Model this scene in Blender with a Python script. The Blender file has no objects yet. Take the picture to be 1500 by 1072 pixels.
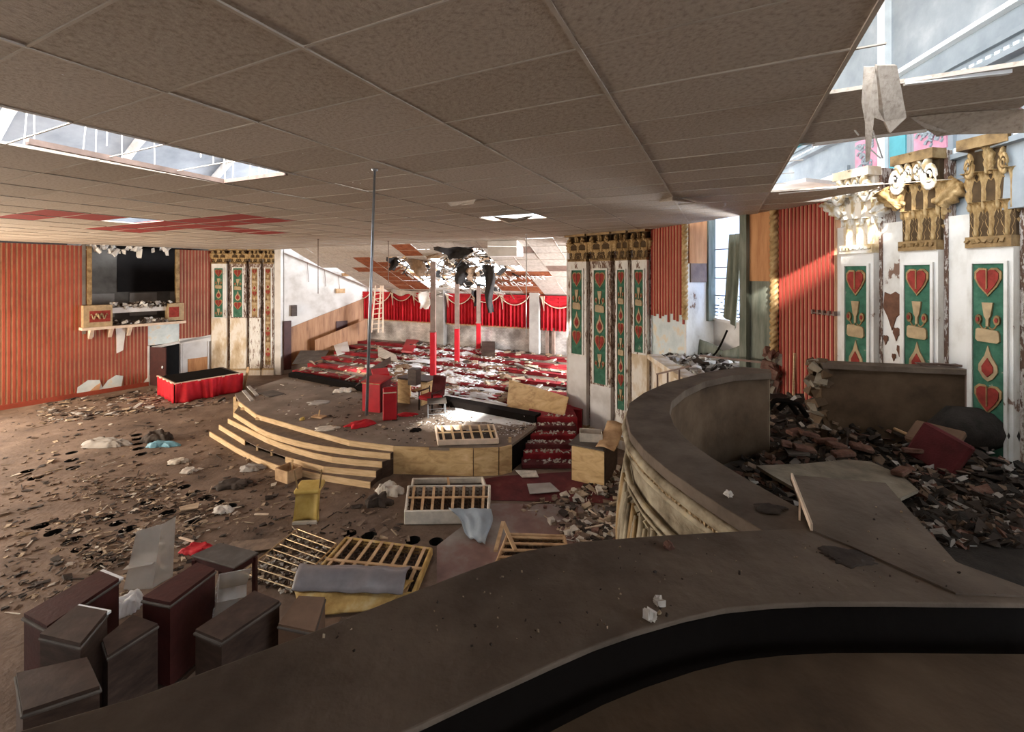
import bpy, bmesh, math, random
from mathutils import Vector, Matrix, noise as mnoise
random.seed(7)
R = random.uniform
sc = bpy.context.scene
col = sc.collection
# ------------------------------------------------------------------ camera, sky, sun, exposure
CZ = 4.5; FP = 640.0; HY = 402.0
cd = bpy.data.cameras.new('camera'); cam = bpy.data.objects.new('camera', cd); col.objects.link(cam)
cam.location = (0, 0, CZ); cam.rotation_euler = (math.pi/2, 0, 0)
cd.sensor_width = 36; cd.lens = FP/1500*36; cd.shift_y = -(536-HY)/1500; cd.clip_start = .02
sc.camera = cam
w = bpy.data.worlds.new('sky'); sc.world = w; w.use_nodes = True
bg = w.node_tree.nodes['Background']; bg.inputs[0].default_value = (.86, .93, 1.0, 1); bg.inputs[1].default_value = 7.5
sd = bpy.data.lights.new('sun', 'SUN'); sun = bpy.data.objects.new('sun', sd); col.objects.link(sun)
SUN = Vector((.248, .969, -.605)).normalized()
sun.rotation_euler = SUN.to_track_quat('-Z', 'Y').to_euler(); sun.location = (-8, -20, 20)
sd.energy = 12.0; sd.angle = math.radians(2.0); sd.color = (1, .95, .88)
for i in range(3):      # added area lamps at made-up window openings, lighting the hall from the left
    ad = bpy.data.lights.new('window_daylight', 'AREA'); al = bpy.data.objects.new('window_daylight', ad); col.objects.link(al)
    ad.shape = 'RECTANGLE'; ad.size = 2.0; ad.size_y = 2.8; ad.energy = 430; ad.color = (1, .84, .65)
    al.location = Vector((-18.0, 11.4, 2.3))+Vector((.35, -.937, 0))*3.2*i+Vector((.937, .35, 0))*.15; al.rotation_euler = Vector((.93, .34, -.04)).to_track_quat('-Z', 'Z').to_euler()
ad = bpy.data.lights.new('stage_daylight', 'AREA'); al = bpy.data.objects.new('stage_daylight', ad); col.objects.link(al)     # added lamp hidden behind the right pilasters, brightens stage and far ceiling
ad.shape = 'RECTANGLE'; ad.size = 3.4; ad.size_y = 3.8; ad.energy = 3000; ad.color = (.95, .97, 1)
al.location = (8.7, 12.35, 2.4); al.rotation_euler = Vector((-.88, .46, .04)).to_track_quat('-Z', 'Z').to_euler()
vs = sc.view_settings; vs.view_transform = 'Standard'; vs.look = 'None'; vs.exposure = 0.36; vs.gamma = 1; vs.use_curve_mapping = False

# ------------------------------------------------------------------ helpers
U = Vector((.9016, -.4326, 0)); V = Vector((.4326, .9016, 0)); ZZ = Vector((0, 0, 1))
def W(u, v, z=0): return U*u + V*v + ZZ*z
def F(px, py, z=0.0):
    Y = FP*(CZ-z)/(py-HY); return Vector(((px-750)/FP*Y, Y, z))
def P(px, py, Y): return Vector(((px-750)/FP*Y, Y, CZ-(py-HY)/FP*Y))
def proj(p): return (750+FP*p[0]/p[1], HY-FP*(p[2]-CZ)/p[1]) if p[1] > .05 else (-9999, -9999)
def inpoly(x, y, poly):
    c = False; n = len(poly)
    for i in range(n):
        x1, y1 = poly[i][0], poly[i][1]; x2, y2 = poly[i-1][0], poly[i-1][1]
        if (y1 > y) != (y2 > y) and x < (x2-x1)*(y-y1)/(y2-y1)+x1: c = not c
    return c
def on_line(px, A, B):
    k = (px-750)/FP; d = B-A
    t = (k*A.y-A.x)/(d.x-k*d.y); return A+d*t
def setp(o, label=None, cat=None, group=None, kind=None):
    if label: o['label'] = label
    if cat: o['category'] = cat
    if group: o['group'] = group
    if kind: o['kind'] = kind
    return o
def empty(name, loc=(0, 0, 0), label=None, cat=None, group=None, kind=None):
    o = bpy.data.objects.new(name, None); col.objects.link(o); o.location = loc; o.empty_display_size = .1
    return setp(o, label, cat, group, kind)
def frame(x, z=ZZ):
    x = Vector(x).normalized(); y = Vector(z).cross(x).normalized(); zz = x.cross(y)
    return Matrix((x, y, zz)).transposed()
def rot(ax=0, ay=0, az=0):
    return Matrix.Rotation(math.radians(az), 3, 'Z') @ Matrix.Rotation(math.radians(ay), 3, 'Y') @ Matrix.Rotation(math.radians(ax), 3, 'X')
class MB:
    def __init__(s): s.v = []; s.f = []; s.m = []
    def add(s, vs, fs, mi=0):
        n = len(s.v); s.v += [tuple(v) for v in vs]; s.f += [tuple(i+n for i in f) for f in fs]; s.m += [mi]*len(fs); return s
    def box(s, c, sz, r=None, mi=0):
        c = Vector(c); vs = []
        for dz in (-.5, .5):
            for dx, dy in ((-.5, -.5), (.5, -.5), (.5, .5), (-.5, .5)):
                q = Vector((dx*sz[0], dy*sz[1], dz*sz[2])); vs.append(c+(r @ q if r else q))
        return s.add(vs, [(3, 2, 1, 0), (4, 5, 6, 7), (0, 1, 5, 4), (1, 2, 6, 5), (2, 3, 7, 6), (3, 0, 4, 7)], mi)
    def bar(s, a, b, w_, h_=None, mi=0, up=ZZ):
        a = Vector(a); b = Vector(b); d = b-a; h_ = h_ or w_
        if abs(d.normalized().dot(Vector(up))) > .98: up = Vector((0, 1, 0))
        return s.box((a+b)/2, (d.length, w_, h_), frame(d, up), mi)
    def prism(s, pts, d, mi=0):
        n = len(pts); d = Vector(d); a = [Vector(p) for p in pts]
        return s.add(a+[p+d for p in a], [tuple(range(n))[::-1], tuple(range(n, 2*n))]+[(i, (i+1) % n, n+(i+1) % n, n+i) for i in range(n)], mi)
    def tube(s, pts, r, n=8, mi=0, cap=True):
        pts = [Vector(p) for p in pts]; k = len(pts); vs = []
        for i, p in enumerate(pts):
            t = (pts[min(i+1, k-1)]-pts[max(i-1, 0)]).normalized()
            a = t.cross(ZZ if abs(t.z) < .95 else Vector((1, 0, 0))).normalized(); b = t.cross(a)
            rr = r[i] if isinstance(r, (list, tuple)) else r
            for j in range(n):
                g = 2*math.pi*j/n; vs.append(p+(a*math.cos(g)+b*math.sin(g))*rr)
        fs = [(i*n+j, i*n+(j+1) % n, (i+1)*n+(j+1) % n, (i+1)*n+j) for i in range(k-1) for j in range(n)]
        if cap: fs += [tuple(range(n))[::-1], tuple(range((k-1)*n, k*n))]
        return s.add(vs, fs, mi)
    def surf(s, fn, nu, nv, mi=0):
        vs = [fn(i/nu, j/nv) for i in range(nu+1) for j in range(nv+1)]
        return s.add(vs, [(i*(nv+1)+j, (i+1)*(nv+1)+j, (i+1)*(nv+1)+j+1, i*(nv+1)+j+1) for i in range(nu) for j in range(nv)], mi)
    def shell(s, fn, nu, nv, th, mi=0):
        th = Vector(th); m = (nu+1)*(nv+1); g = lambda i, j: i*(nv+1)+j
        a = [Vector(fn(i/nu, j/nv)) for i in range(nu+1) for j in range(nv+1)]
        fs = []
        for i in range(nu):
            for j in range(nv):
                q = (g(i, j), g(i+1, j), g(i+1, j+1), g(i, j+1)); fs += [q, tuple(x+m for x in q[::-1])]
        ring = [g(i, 0) for i in range(nu)]+[g(nu, j) for j in range(nv)]+[g(i, nv) for i in range(nu, 0, -1)]+[g(0, j) for j in range(nv, 0, -1)]
        fs += [(ring[i], ring[i]+m, ring[(i+1) % len(ring)]+m, ring[(i+1) % len(ring)]) for i in range(len(ring))]
        return s.add(a+[p+th for p in a], fs, mi)
    def chunk(s, c, sz, mi=0, jit=.35, tilt=40):
        r = rot(R(-tilt, tilt), R(-tilt, tilt), R(0, 360)); n = len(s.v); s.box(c, sz, r, mi)
        m = max(sz)*jit*.5
        for i in range(n, n+8): s.v[i] = tuple(s.v[i][k]+R(-1, 1)*min(m, sz[k]*.6+.004) for k in range(3))
        return s
    def build(s, name, mats, parent=None, smooth=False, loc=None, recalc=True):
        me = bpy.data.meshes.new(name); o = bpy.data.objects.new(name, me); col.objects.link(o)
        off = Vector(loc) if loc is not None else (Vector(parent.location) if parent is not None and parent.parent is None else Vector((0, 0, 0)))
        if parent is not None and parent.parent is not None: off = Vector(parent.parent.location)+Vector(parent.location)
        if loc is None and parent is None and s.v:
            xs = [v[0] for v in s.v]; ys = [v[1] for v in s.v]; off = Vector(((min(xs)+max(xs))/2, (min(ys)+max(ys))/2, min(v[2] for v in s.v)))
        me.from_pydata([tuple(Vector(v)-off) for v in s.v], [], s.f)
        if not isinstance(mats, (list, tuple)): mats = [mats]
        for m in mats: me.materials.append(m)
        if len(mats) > 1: me.polygons.foreach_set('material_index', s.m)
        if recalc:
            bm = bmesh.new(); bm.from_mesh(me); bmesh.ops.recalc_face_normals(bm, faces=bm.faces); bm.to_mesh(me); bm.free()
        if smooth: me.polygons.foreach_set('use_smooth', [True]*len(me.polygons))
        me.update()
        if parent is not None: o.parent = parent
        else: o.location = off
        return o
def thing1(mb, name, mats, label, cat, group=None, smooth=False, kind=None):
    return setp(mb.build(name, mats, None, smooth), label, cat, group, kind)
def link_copy(src, parent, loc=None, rz=None, m=None):
    o = src.copy(); col.objects.link(o); o.parent = parent
    if loc is not None: o.location = loc
    if m is not None: o.matrix_local = m
    return o
def bevel(o, wd=.01, seg=1):
    b = o.modifiers.new('bevel', 'BEVEL'); b.width = wd; b.segments = seg; b.limit_method = 'ANGLE'; return o
# ------------------------------------------------------------------ materials
def mat(name, stops, scale=4, detail=6, rough=.85, bump=.15, bscale=None, metal=0, stretch=(1, 1, 1), dist=0.0, spec=.3, trans=0, alpha=1, rdetail=.6):
    m = bpy.data.materials.new(name); m.use_nodes = True; nt = m.node_tree; N = nt.nodes; L = nt.links
    b = N['Principled BSDF']; b.inputs['Roughness'].default_value = rough; b.inputs['Metallic'].default_value = metal
    b.inputs['Specular IOR Level'].default_value = spec; b.inputs['Transmission Weight'].default_value = trans; b.inputs['Alpha'].default_value = alpha
    tc = N.new('ShaderNodeTexCoord'); mp = N.new('ShaderNodeMapping'); mp.inputs['Scale'].default_value = stretch
    L.new(tc.outputs['Object'], mp.inputs[0])
    n1 = N.new('ShaderNodeTexNoise'); n1.inputs['Scale'].default_value = scale; n1.inputs['Detail'].default_value = detail
    n1.inputs['Roughness'].default_value = rdetail; n1.inputs['Distortion'].default_value = dist; L.new(mp.outputs[0], n1.inputs[0])
    cr = N.new('ShaderNodeValToRGB'); e = cr.color_ramp.elements
    while len(e) < len(stops): e.new(.5)
    for i, (p, c) in enumerate(stops): e[i].position = p; e[i].color = (*c, 1)
    L.new(n1.outputs[0], cr.inputs[0]); L.new(cr.outputs[0], b.inputs['Base Color'])
    if bump:
        n2 = N.new('ShaderNodeTexNoise'); n2.inputs['Scale'].default_value = bscale or scale*6; n2.inputs['Detail'].default_value = 4
        L.new(mp.outputs[0], n2.inputs[0]); bp = N.new('ShaderNodeBump'); bp.inputs['Strength'].default_value = bump; bp.inputs['Distance'].default_value = .02
        L.new(n2.outputs[0], bp.inputs['Height']); L.new(bp.outputs[0], b.inputs['Normal'])
    return m
def flat(name, a, var=.25, **k):
    b = tuple(x*(1-var) for x in a); c = tuple(min(1, x*(1+var*.6)) for x in a)
    return mat(name, [(.3, b), (.7, c)], **k)
M = {}
M['tile'] = mat('acoustic tile', [(.3, (.29, .235, .185)), (.47, (.42, .352, .288)), (.7, (.49, .418, .35))], scale=34, detail=8, bump=.25, bscale=70)
M['tilestain'] = mat('stained tile', [(.3, (.25, .20, .155)), (.47, (.37, .305, .245)), (.7, (.45, .38, .31))], scale=30, detail=8, bump=.25, bscale=70)
M['tilered'] = flat('red painted tile', (.30, .028, .022), .2, scale=20)
M['tbar'] = flat('grid metal', (.46, .40, .335), .2, rough=.7)
M['tbarwhite'] = flat('white grid metal', (.82, .82, .82), .1, rough=.4)
M['stagetile'] = mat('pale stage tile', [(.3, (.40, .345, .30)), (.6, (.54, .48, .425))], scale=9, bump=.15)
M['stagebrown'] = mat('rust painted tile', [(.3, (.18, .045, .018)), (.6, (.32, .10, .04))], scale=6, bump=.1)
M['dirt'] = mat('dirty concrete', [(.28, (.05, .032, .022)), (.42, (.125, .083, .058)), (.56, (.19, .13, .094)), (.74, (.29, .21, .155))], scale=.9, detail=12, bump=.6, bscale=14, rdetail=.68)
M['pit'] = flat('pit black', (.008, .007, .006), .1, bump=0)
M['stagefloor'] = mat('worn stage floor', [(.3, (.12, .092, .07)), (.5, (.19, .145, .112)), (.72, (.29, .235, .19))], scale=1.1, detail=10, bump=.3, bscale=20)
M['pine'] = mat('pine board', [(.3, (.50, .33, .17)), (.55, (.68, .48, .27)), (.75, (.76, .57, .35))], scale=3, stretch=(1, 1, 9), bump=.1)
M['ply'] = mat('plywood', [(.28, (.34, .20, .085)), (.5, (.60, .40, .19)), (.7, (.72, .52, .28))], scale=2.2, detail=8, dist=1.2, stretch=(1, 1, 2.5), bump=.1)
M['carpetbrown'] = flat('brown tread', (.16, .115, .085), .35, scale=5, bump=.3)
M['redcarpet'] = mat('red carpet', [(.3, (.13, .008, .012)), (.6, (.30, .016, .022)), (.75, (.36, .05, .05))], scale=3, detail=9, bump=.3, bscale=60)
M['darkcarpet'] = mat('dark red carpet', [(.3, (.06, .012, .012)), (.55, (.13, .022, .024)), (.8, (.18, .07, .06))], scale=2.5, detail=10, bump=.3, bscale=60)
M['redcloth'] = flat('red cloth', (.52, .012, .022), .3, scale=3, rough=.75, bump=.1)
M['redvinyl'] = flat('red vinyl', (.42, .012, .02), .25, scale=3, rough=.4, bump=.05)
M['cream'] = flat('cream trim cloth', (.70, .55, .42), .2)
M['ribred'] = mat('red corrugation', [(.3, (.20, .035, .018)), (.55, (.30, .055, .028)), (.75, (.36, .075, .04))], scale=1.2, detail=8, bump=.1, rough=.6)
M['ribredr'] = mat('bright red corrugation', [(.3, (.27, .035, .024)), (.6, (.36, .05, .035))], scale=1.2, detail=8, bump=.1, rough=.6)
M['ribgold'] = mat('tan corrugation groove', [(.3, (.50, .27, .14)), (.6, (.68, .42, .25))], scale=2, bump=.05, rough=.6)
M['ribtan'] = mat('dull tan groove', [(.3, (.30, .15, .075)), (.6, (.48, .27, .15))], scale=2, bump=.05, rough=.6)
M['ribdark'] = flat('dark groove', (.06, .02, .012), .3)
M['peel'] = mat('peeling white paint', [(.30, (.11, .06, .04)), (.40, (.17, .10, .07)), (.425, (.60, .54, .47)), (.50, (.74, .71, .66)), (.57, (.70, .66, .60)), (.585, (.20, .12, .085)), (.64, (.13, .075, .05)), (.655, (.64, .57, .48))], scale=2.3, detail=14, stretch=(2.4, 2.4, .55), rdetail=.72, bump=.4, bscale=12)
M['peelheavy'] = mat('heavily peeled paint', [(.34, (.70, .66, .60)), (.43, (.62, .56, .48)), (.45, (.16, .09, .06)), (.52, (.12, .065, .045)), (.545, (.66, .60, .54)), (.62, (.19, .11, .075))], scale=3.0, detail=14, stretch=(2.2, 2.2, .6), rdetail=.72, bump=.4, bscale=12)
M['peelbrown'] = flat('bare brown ground', (.15, .07, .042), .35, scale=9)
M['oldplaster'] = mat('bare stained plaster', [(.3, (.42, .30, .18)), (.46, (.62, .50, .35)), (.56, (.76, .70, .62)), (.68, (.70, .60, .47))], scale=1.6, detail=10, stretch=(1.6, 1.6, .7), bump=.3)
M['whitepaint'] = mat('old white paint', [(.34, (.20, .12, .085)), (.355, (.58, .55, .50)), (.5, (.72, .70, .66)), (.7, (.78, .76, .73))], scale=2.6, detail=12, bump=.25, bscale=20, stretch=(1, 1, .6))
M['white'] = mat('grimy white', [(.3, (.50, .46, .42)), (.5, (.68, .65, .62)), (.7, (.76, .74, .72))], scale=1.2, detail=9, bump=.15)
M['green'] = mat('green panel', [(.3, (.025, .08, .05)), (.5, (.04, .13, .08)), (.64, (.06, .16, .10)), (.70, (.36, .32, .25))], scale=6, detail=9, bump=.3)
M['shieldred'] = flat('shield red', (.27, .035, .025), .35, scale=10)
M['gold'] = mat('tarnished gold paint', [(.3, (.09, .05, .02)), (.5, (.27, .17, .07)), (.7, (.42, .29, .14))], scale=5, detail=8, rough=.55, bump=.3, metal=.15)
M['goldpale'] = flat('pale gold paint', (.42, .30, .165), .3, scale=8, rough=.6)
M['golddark'] = flat('dark gilt ground', (.075, .045, .02), .4, scale=6)  # darker bell paints in the shade of the gaps between leaves
M['goldleaf'] = mat('gilt leaf', [(.3, (.20, .115, .04)), (.5, (.40, .26, .11)), (.7, (.58, .42, .22))], scale=5, detail=8, rough=.5, bump=.3, metal=.1)
M['capwhite'] = mat('whitened gold', [(.3, (.42, .27, .11)), (.44, (.60, .48, .30)), (.52, (.75, .72, .66)), (.7, (.84, .83, .80))], scale=3.2, detail=9, bump=.3)
M['cap'] = mat('parapet cap', [(.28, (.07, .051, .037)), (.48, (.135, .101, .076)), (.7, (.195, .15, .115))], scale=2.6, detail=12, bump=.35, bscale=24, rough=.9)
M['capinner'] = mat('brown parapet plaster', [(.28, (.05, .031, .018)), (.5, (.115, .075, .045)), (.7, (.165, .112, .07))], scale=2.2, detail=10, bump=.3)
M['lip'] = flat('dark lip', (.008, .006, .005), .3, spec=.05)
M['relief'] = mat('mouldy relief plaster', [(.3, (.10, .075, .045)), (.46, (.26, .21, .14)), (.6, (.40, .34, .24)), (.72, (.52, .42, .25))], scale=5, detail=10, bump=.4)
M['greywall'] = mat('grey upper wall', [(.3, (.25, .29, .32)), (.6, (.36, .40, .43)), (.8, (.5, .53, .55))], scale=2, bump=.15)
M['pink'] = flat('pink panel', (.70, .32, .42), .25, scale=6)
M['teal'] = flat('teal panel', (.12, .42, .48), .15)
M['vaultgrey'] = mat('dim vault plaster', [(.3, (.20, .22, .25)), (.55, (.34, .36, .40)), (.75, (.46, .47, .50))], scale=.6, detail=6)
M['upperwhite'] = flat('upper white plaster', (.80, .86, .88), .12)
M['brickgrey'] = None
M['steel'] = flat('galvanised pipe', (.42, .46, .50), .2, rough=.35, metal=.7, bump=0)
M['rust'] = flat('brown steel', (.22, .15, .12), .35, rough=.6)
M['panelwood'] = mat('wood panelling', [(.3, (.20, .085, .035)), (.5, (.36, .17, .075)), (.7, (.44, .23, .11))], scale=2.5, stretch=(3, 3, .35), detail=8, bump=.05, rough=.5)
M['darkwood'] = mat('dark stained wood', [(.3, (.030, .018, .013)), (.55, (.062, .038, .028)), (.75, (.095, .064, .05))], scale=4, stretch=(1, 1, 3), rough=.55, bump=.1)
M['darkred'] = flat('dark red wood side', (.055, .014, .012), .35, rough=.5)
M['dusttop'] = mat('dusty dark top', [(.3, (.062, .05, .042)), (.55, (.10, .083, .07)), (.75, (.15, .128, .11))], scale=3, detail=9, bump=.1)
M['orange'] = mat('orange plaster', [(.3, (.40, .17, .07)), (.6, (.58, .29, .13))], scale=3, stretch=(3, 3, .4))
M['greengrey'] = mat('grey green canvas', [(.3, (.10, .115, .09)), (.55, (.19, .20, .155)), (.75, (.27, .28, .23))], scale=3, stretch=(3, 3, .5))
M['paleblue'] = mat('pale blue plaster', [(.3, (.48, .56, .56)), (.55, (.66, .72, .72)), (.62, (.72, .64, .50))], scale=2.4, detail=10)
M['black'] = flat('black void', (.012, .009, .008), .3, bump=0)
M['greydark'] = mat('dim grey wall', [(.3, (.10, .088, .075)), (.6, (.19, .17, .15))], scale=1.5)
M['greymid'] = mat('grey plaster', [(.3, (.26, .235, .21)), (.6, (.40, .37, .34))], scale=1.5)
M['tatter'] = flat('tattered black insulation', (.035, .030, .028), .5, scale=8, bump=.5)
M['tatterbrown'] = flat('tattered brown paper', (.24, .15, .09), .4, scale=8, bump=.5)
M['cloth'] = flat('dirty pale cloth', (.62, .55, .48), .25, scale=6, bump=.2)
M['yellowcloth'] = mat('yellow stained ticking', [(.3, (.30, .17, .05)), (.55, (.52, .34, .12)), (.75, (.62, .48, .26))], scale=5, bump=.2)
M['yellowvinyl'] = mat('yellow vinyl', [(.3, (.46, .30, .06)), (.6, (.62, .44, .13))], scale=4, bump=.1, rough=.5)
M['offwhite'] = flat('dirty white fabric', (.58, .52, .44), .3, scale=5, bump=.2)
M['slat'] = mat('bed slat wood', [(.3, (.34, .20, .10)), (.6, (.55, .36, .20))], scale=5)
M['spring'] = flat('rusty spring', (.12, .065, .04), .3, rough=.6)
M['sheet'] = flat('grey plastic sheet', (.20, .18, .185), .3, scale=3, rough=.4, bump=.2)
M['bluesheet'] = flat('blue grey sheet', (.34, .38, .41), .2, scale=3, rough=.5)
M['blue'] = flat('blue bag', (.16, .36, .46), .3, rough=.5)
M['brass'] = flat('brass rod', (.40, .28, .15), .25, rough=.3, metal=.6)
M['carton'] = flat('brown carton', (.16, .095, .06), .3, scale=3)
M['acrylic'] = mat('scuffed acrylic', [(.3, (.50, .48, .45)), (.7, (.62, .60, .57))], scale=3, rough=.2, bump=.0, alpha=.46)
M['plastic'] = flat('white plastic bag', (.70, .68, .66), .2, rough=.5)
M['brick'] = mat('broken brick', [(.3, (.07, .035, .026)), (.5, (.17, .085, .062)), (.7, (.22, .15, .115))], scale=9, detail=9, bump=.4)
M['char'] = flat('charred rubble', (.03, .024, .020), .5, scale=9, bump=.4)
M['plaster'] = flat('plaster lump', (.62, .57, .51), .3, scale=8, bump=.3)
M['dullslab'] = mat('dull plaster', [(.3, (.13, .11, .085)), (.55, (.25, .215, .165)), (.75, (.34, .30, .24))], scale=4, detail=9, bump=.4)
M['snow'] = flat('white plaster dust', (.80, .80, .80), .15, scale=6, bump=.4)  # fallen plaster; also whitens the painted sun patch on the stage
M['lt1'] = flat('litter brown', (.20, .14, .10), .4, scale=9)
M['lt2'] = flat('litter dark', (.05, .036, .028), .4, scale=9)
M['lt3'] = flat('litter tan', (.42, .32, .22), .35, scale=9)
M['lt4'] = flat('litter pale', (.60, .54, .46), .3, scale=9)
M['glass'] = mat('frosted daylight glass', [(.3, (.72, .80, .90)), (.7, (.86, .91, .98))], scale=2, rough=.6, bump=.1)
gb = M['glass'].node_tree.nodes['Principled BSDF']
tr = M['glass'].node_tree.nodes.new('ShaderNodeBsdfTranslucent'); mx = M['glass'].node_tree.nodes.new('ShaderNodeMixShader')
tr.inputs[0].default_value = (.62, .74, .95, 1); mx.inputs[0].default_value = .6
M['glass'].node_tree.links.new(gb.outputs[0], mx.inputs[1]); M['glass'].node_tree.links.new(tr.outputs[0], mx.inputs[2])
M['glass'].node_tree.links.new(mx.outputs[0], M['glass'].node_tree.nodes['Material Output'].inputs[0])
def brickmat():
    m = bpy.data.materials.new('whitewashed brick'); m.use_nodes = True; nt = m.node_tree; N = nt.nodes; L = nt.links; b = N['Principled BSDF']; b.inputs['Roughness'].default_value = .9
    tc = N.new('ShaderNodeTexCoord'); mp = N.new('ShaderNodeMapping'); mp.inputs['Rotation'].default_value = (math.radians(90), 0, 0); L.new(tc.outputs['Object'], mp.inputs[0])
    br = N.new('ShaderNodeTexBrick'); br.inputs['Scale'].default_value = 4.2; br.inputs['Color1'].default_value = (.62, .59, .56, 1); br.inputs['Color2'].default_value = (.50, .47, .44, 1); br.inputs['Mortar'].default_value = (.30, .28, .26, 1); br.inputs['Mortar Size'].default_value = .012
    L.new(mp.outputs[0], br.inputs[0]); n = N.new('ShaderNodeTexNoise'); n.inputs['Scale'].default_value = 1.3; n.inputs['Detail'].default_value = 10; L.new(tc.outputs['Object'], n.inputs[0])
    cr = N.new('ShaderNodeValToRGB'); cr.color_ramp.elements[0].position = .36; cr.color_ramp.elements[0].color = (.35, .32, .30, 1); cr.color_ramp.elements[1].position = .62; cr.color_ramp.elements[1].color = (1.25, 1.22, 1.2, 1)
    L.new(n.outputs[0], cr.inputs[0]); mu = N.new('ShaderNodeMixRGB'); mu.blend_type = 'MULTIPLY'; mu.inputs[0].default_value = .9; L.new(br.outputs[0], mu.inputs[1]); L.new(cr.outputs[0], mu.inputs[2]); L.new(mu.outputs[0], b.inputs['Base Color'])
    return m
M['brickgrey'] = brickmat()
LT = [M['lt1'], M['lt2'], M['lt3'], M['lt4']]
# ------------------------------------------------------------------ key lines of the hall
CEIL = 5.62
LW0 = Vector((-16.1, 15.8, 0)); LW1 = Vector((-13.45, 19.6, 0)); LWd = (LW1-LW0).normalized()
LP0 = Vector((-13.45, 19.6, 0)); LP1 = Vector((-10.6, 19.75, 0))
RP0 = Vector((1.69, 12.74, 0)); RP1 = Vector((3.45, 10.85, 0))
RW1 = Vector((4.66, 7.55, 0)); RW2 = Vector((4.9, 6.6, 0)); RW3 = Vector((5.35, 4.8, 0))
VP, VB = 12.75, 16.95           # axial place of the stage ceiling's front edge and of the back wall
LWx = LW0-LWd*9
# ------------------------------------------------------------------ orchestra floor with real seat-vent holes
holes = [(270,713),(283,722),(300,729),(319,736),(336,742),(216,735),(231,744),(246,751),(281,766),(158,758),(172,766),(187,775),(205,784),(229,792),(107,791),(119,803),(136,813),(154,824),
         (200,637),(201,643),(202,650),(203,657),(207,665),(105,663),(105,674),(107,685),(512,781),(541,785),(605,791),(639,793),(671,794),(60,770),(78,780),(40,690),(52,700)]
def make_floor():
    m = MB(); m.box((-10, 8, -.15), (60, 40, .3)); fl = m.build('floor', [M['dirt'], M['pit']], None); 
    c = MB()
    for i, (px, py) in enumerate(holes):
        p = F(px, py); r = .115+.02*((i*37) % 10)/10
        ring = [p+Vector((math.cos(a*math.pi/8)*r*(1+.08*math.sin(a*3+i)), math.sin(a*math.pi/8)*r, -.45)) for a in range(16)]
        c.prism(ring, (0, 0, .6), 1)
    co = c.build('hole_cutter', [M['dirt'], M['pit']])
    b = fl.modifiers.new('b', 'BOOLEAN'); b.operation = 'DIFFERENCE'; b.solver = 'EXACT'; b.object = co
    bpy.context.view_layer.update()
    me = bpy.data.meshes.new_from_object(fl.evaluated_get(bpy.context.evaluated_depsgraph_get()))
    fl.modifiers.clear(); fl.data = me; bpy.data.objects.remove(co)
    setp(fl, 'dirt-covered brown concrete orchestra floor with round vent holes', None, kind='structure')
    p = MB(); p.box((-10, 8, -.62), (60, 40, .04)); p.build('pit_bed', M['pit'], fl, loc=fl.location)
    for ch in fl.children: ch.location = (0, 0, 0); 
    return fl
floor = make_floor()
# ------------------------------------------------------------------ hung ceiling
HC = CEIL-CZ
G0 = Vector(((566.7-750)/266*HC, FP*HC/266, 0)); gu, gv = G0.dot(U), G0.dot(V); TB, TA = 1.224, .596
rear = -9
cpoly = [LW0+(LW0-LW1)*((LW0.y-rear)/(LW1.y-LW0.y)), LW1, LP1, RP0, RP1, RW1, RW2, RW3, RW3+(RW3-RW2)*((RW3.y-rear)/1.8)]
def clip(poly, conv, ins=0.0):
    out = [Vector(p) for p in poly]; n = len(conv)
    for i in range(n):
        a = conv[i]; b = conv[(i+1) % n]; d = (b-a); nn = Vector((d.y, -d.x, 0)).normalized()
        q = []
        for k in range(len(out)):
            p0, p1 = out[k-1], out[k]; d0, d1 = (p0-a).dot(nn)-ins, (p1-a).dot(nn)-ins
            if (d0 >= 0) != (d1 >= 0): q.append(p0+(p1-p0)*(d0/(d0-d1)))
            if d1 >= 0: q.append(p1)
        out = q
        if len(out) < 3: return []
    return out
H1 = [(425,250),(330,270),(-200,175),(-200,60),(110,165)]
H2 = [(1268,85),(1141,284),(1205,278),(1212,335),(1700,380),(1700,-300),(1330,-100)]
KEEP2 = [(1195,185),(1225,135),(1500,105),(1500,185),(1400,188)]
ceil_root = empty('ceiling', (0, 0, 0), 'low hung ceiling of large grey-brown acoustic tiles', None, kind='structure')
cx = Vector((-7.75, 9.7, 0)); ci = math.floor((cx.dot(U)-gu)/TB); cj = round((cx.dot(V)-gv)/TA)
red = set([(i, j) for i in range(ci-2, ci+3) for j in (cj-1, cj)]+[(ci, j) for j in range(cj-4, cj+4)]+[(ci-1, j) for j in (cj-4,)])
small_holes = [(205, 326.5), (745, 320.5), (790, 351.5)]
hset = set()
for px, py in small_holes:
    p = F(px, py, CEIL); hset.add((math.floor((p.dot(U)-gu)/TB), math.floor((p.dot(V)-gv)/TA)))
tiles = []
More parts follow.
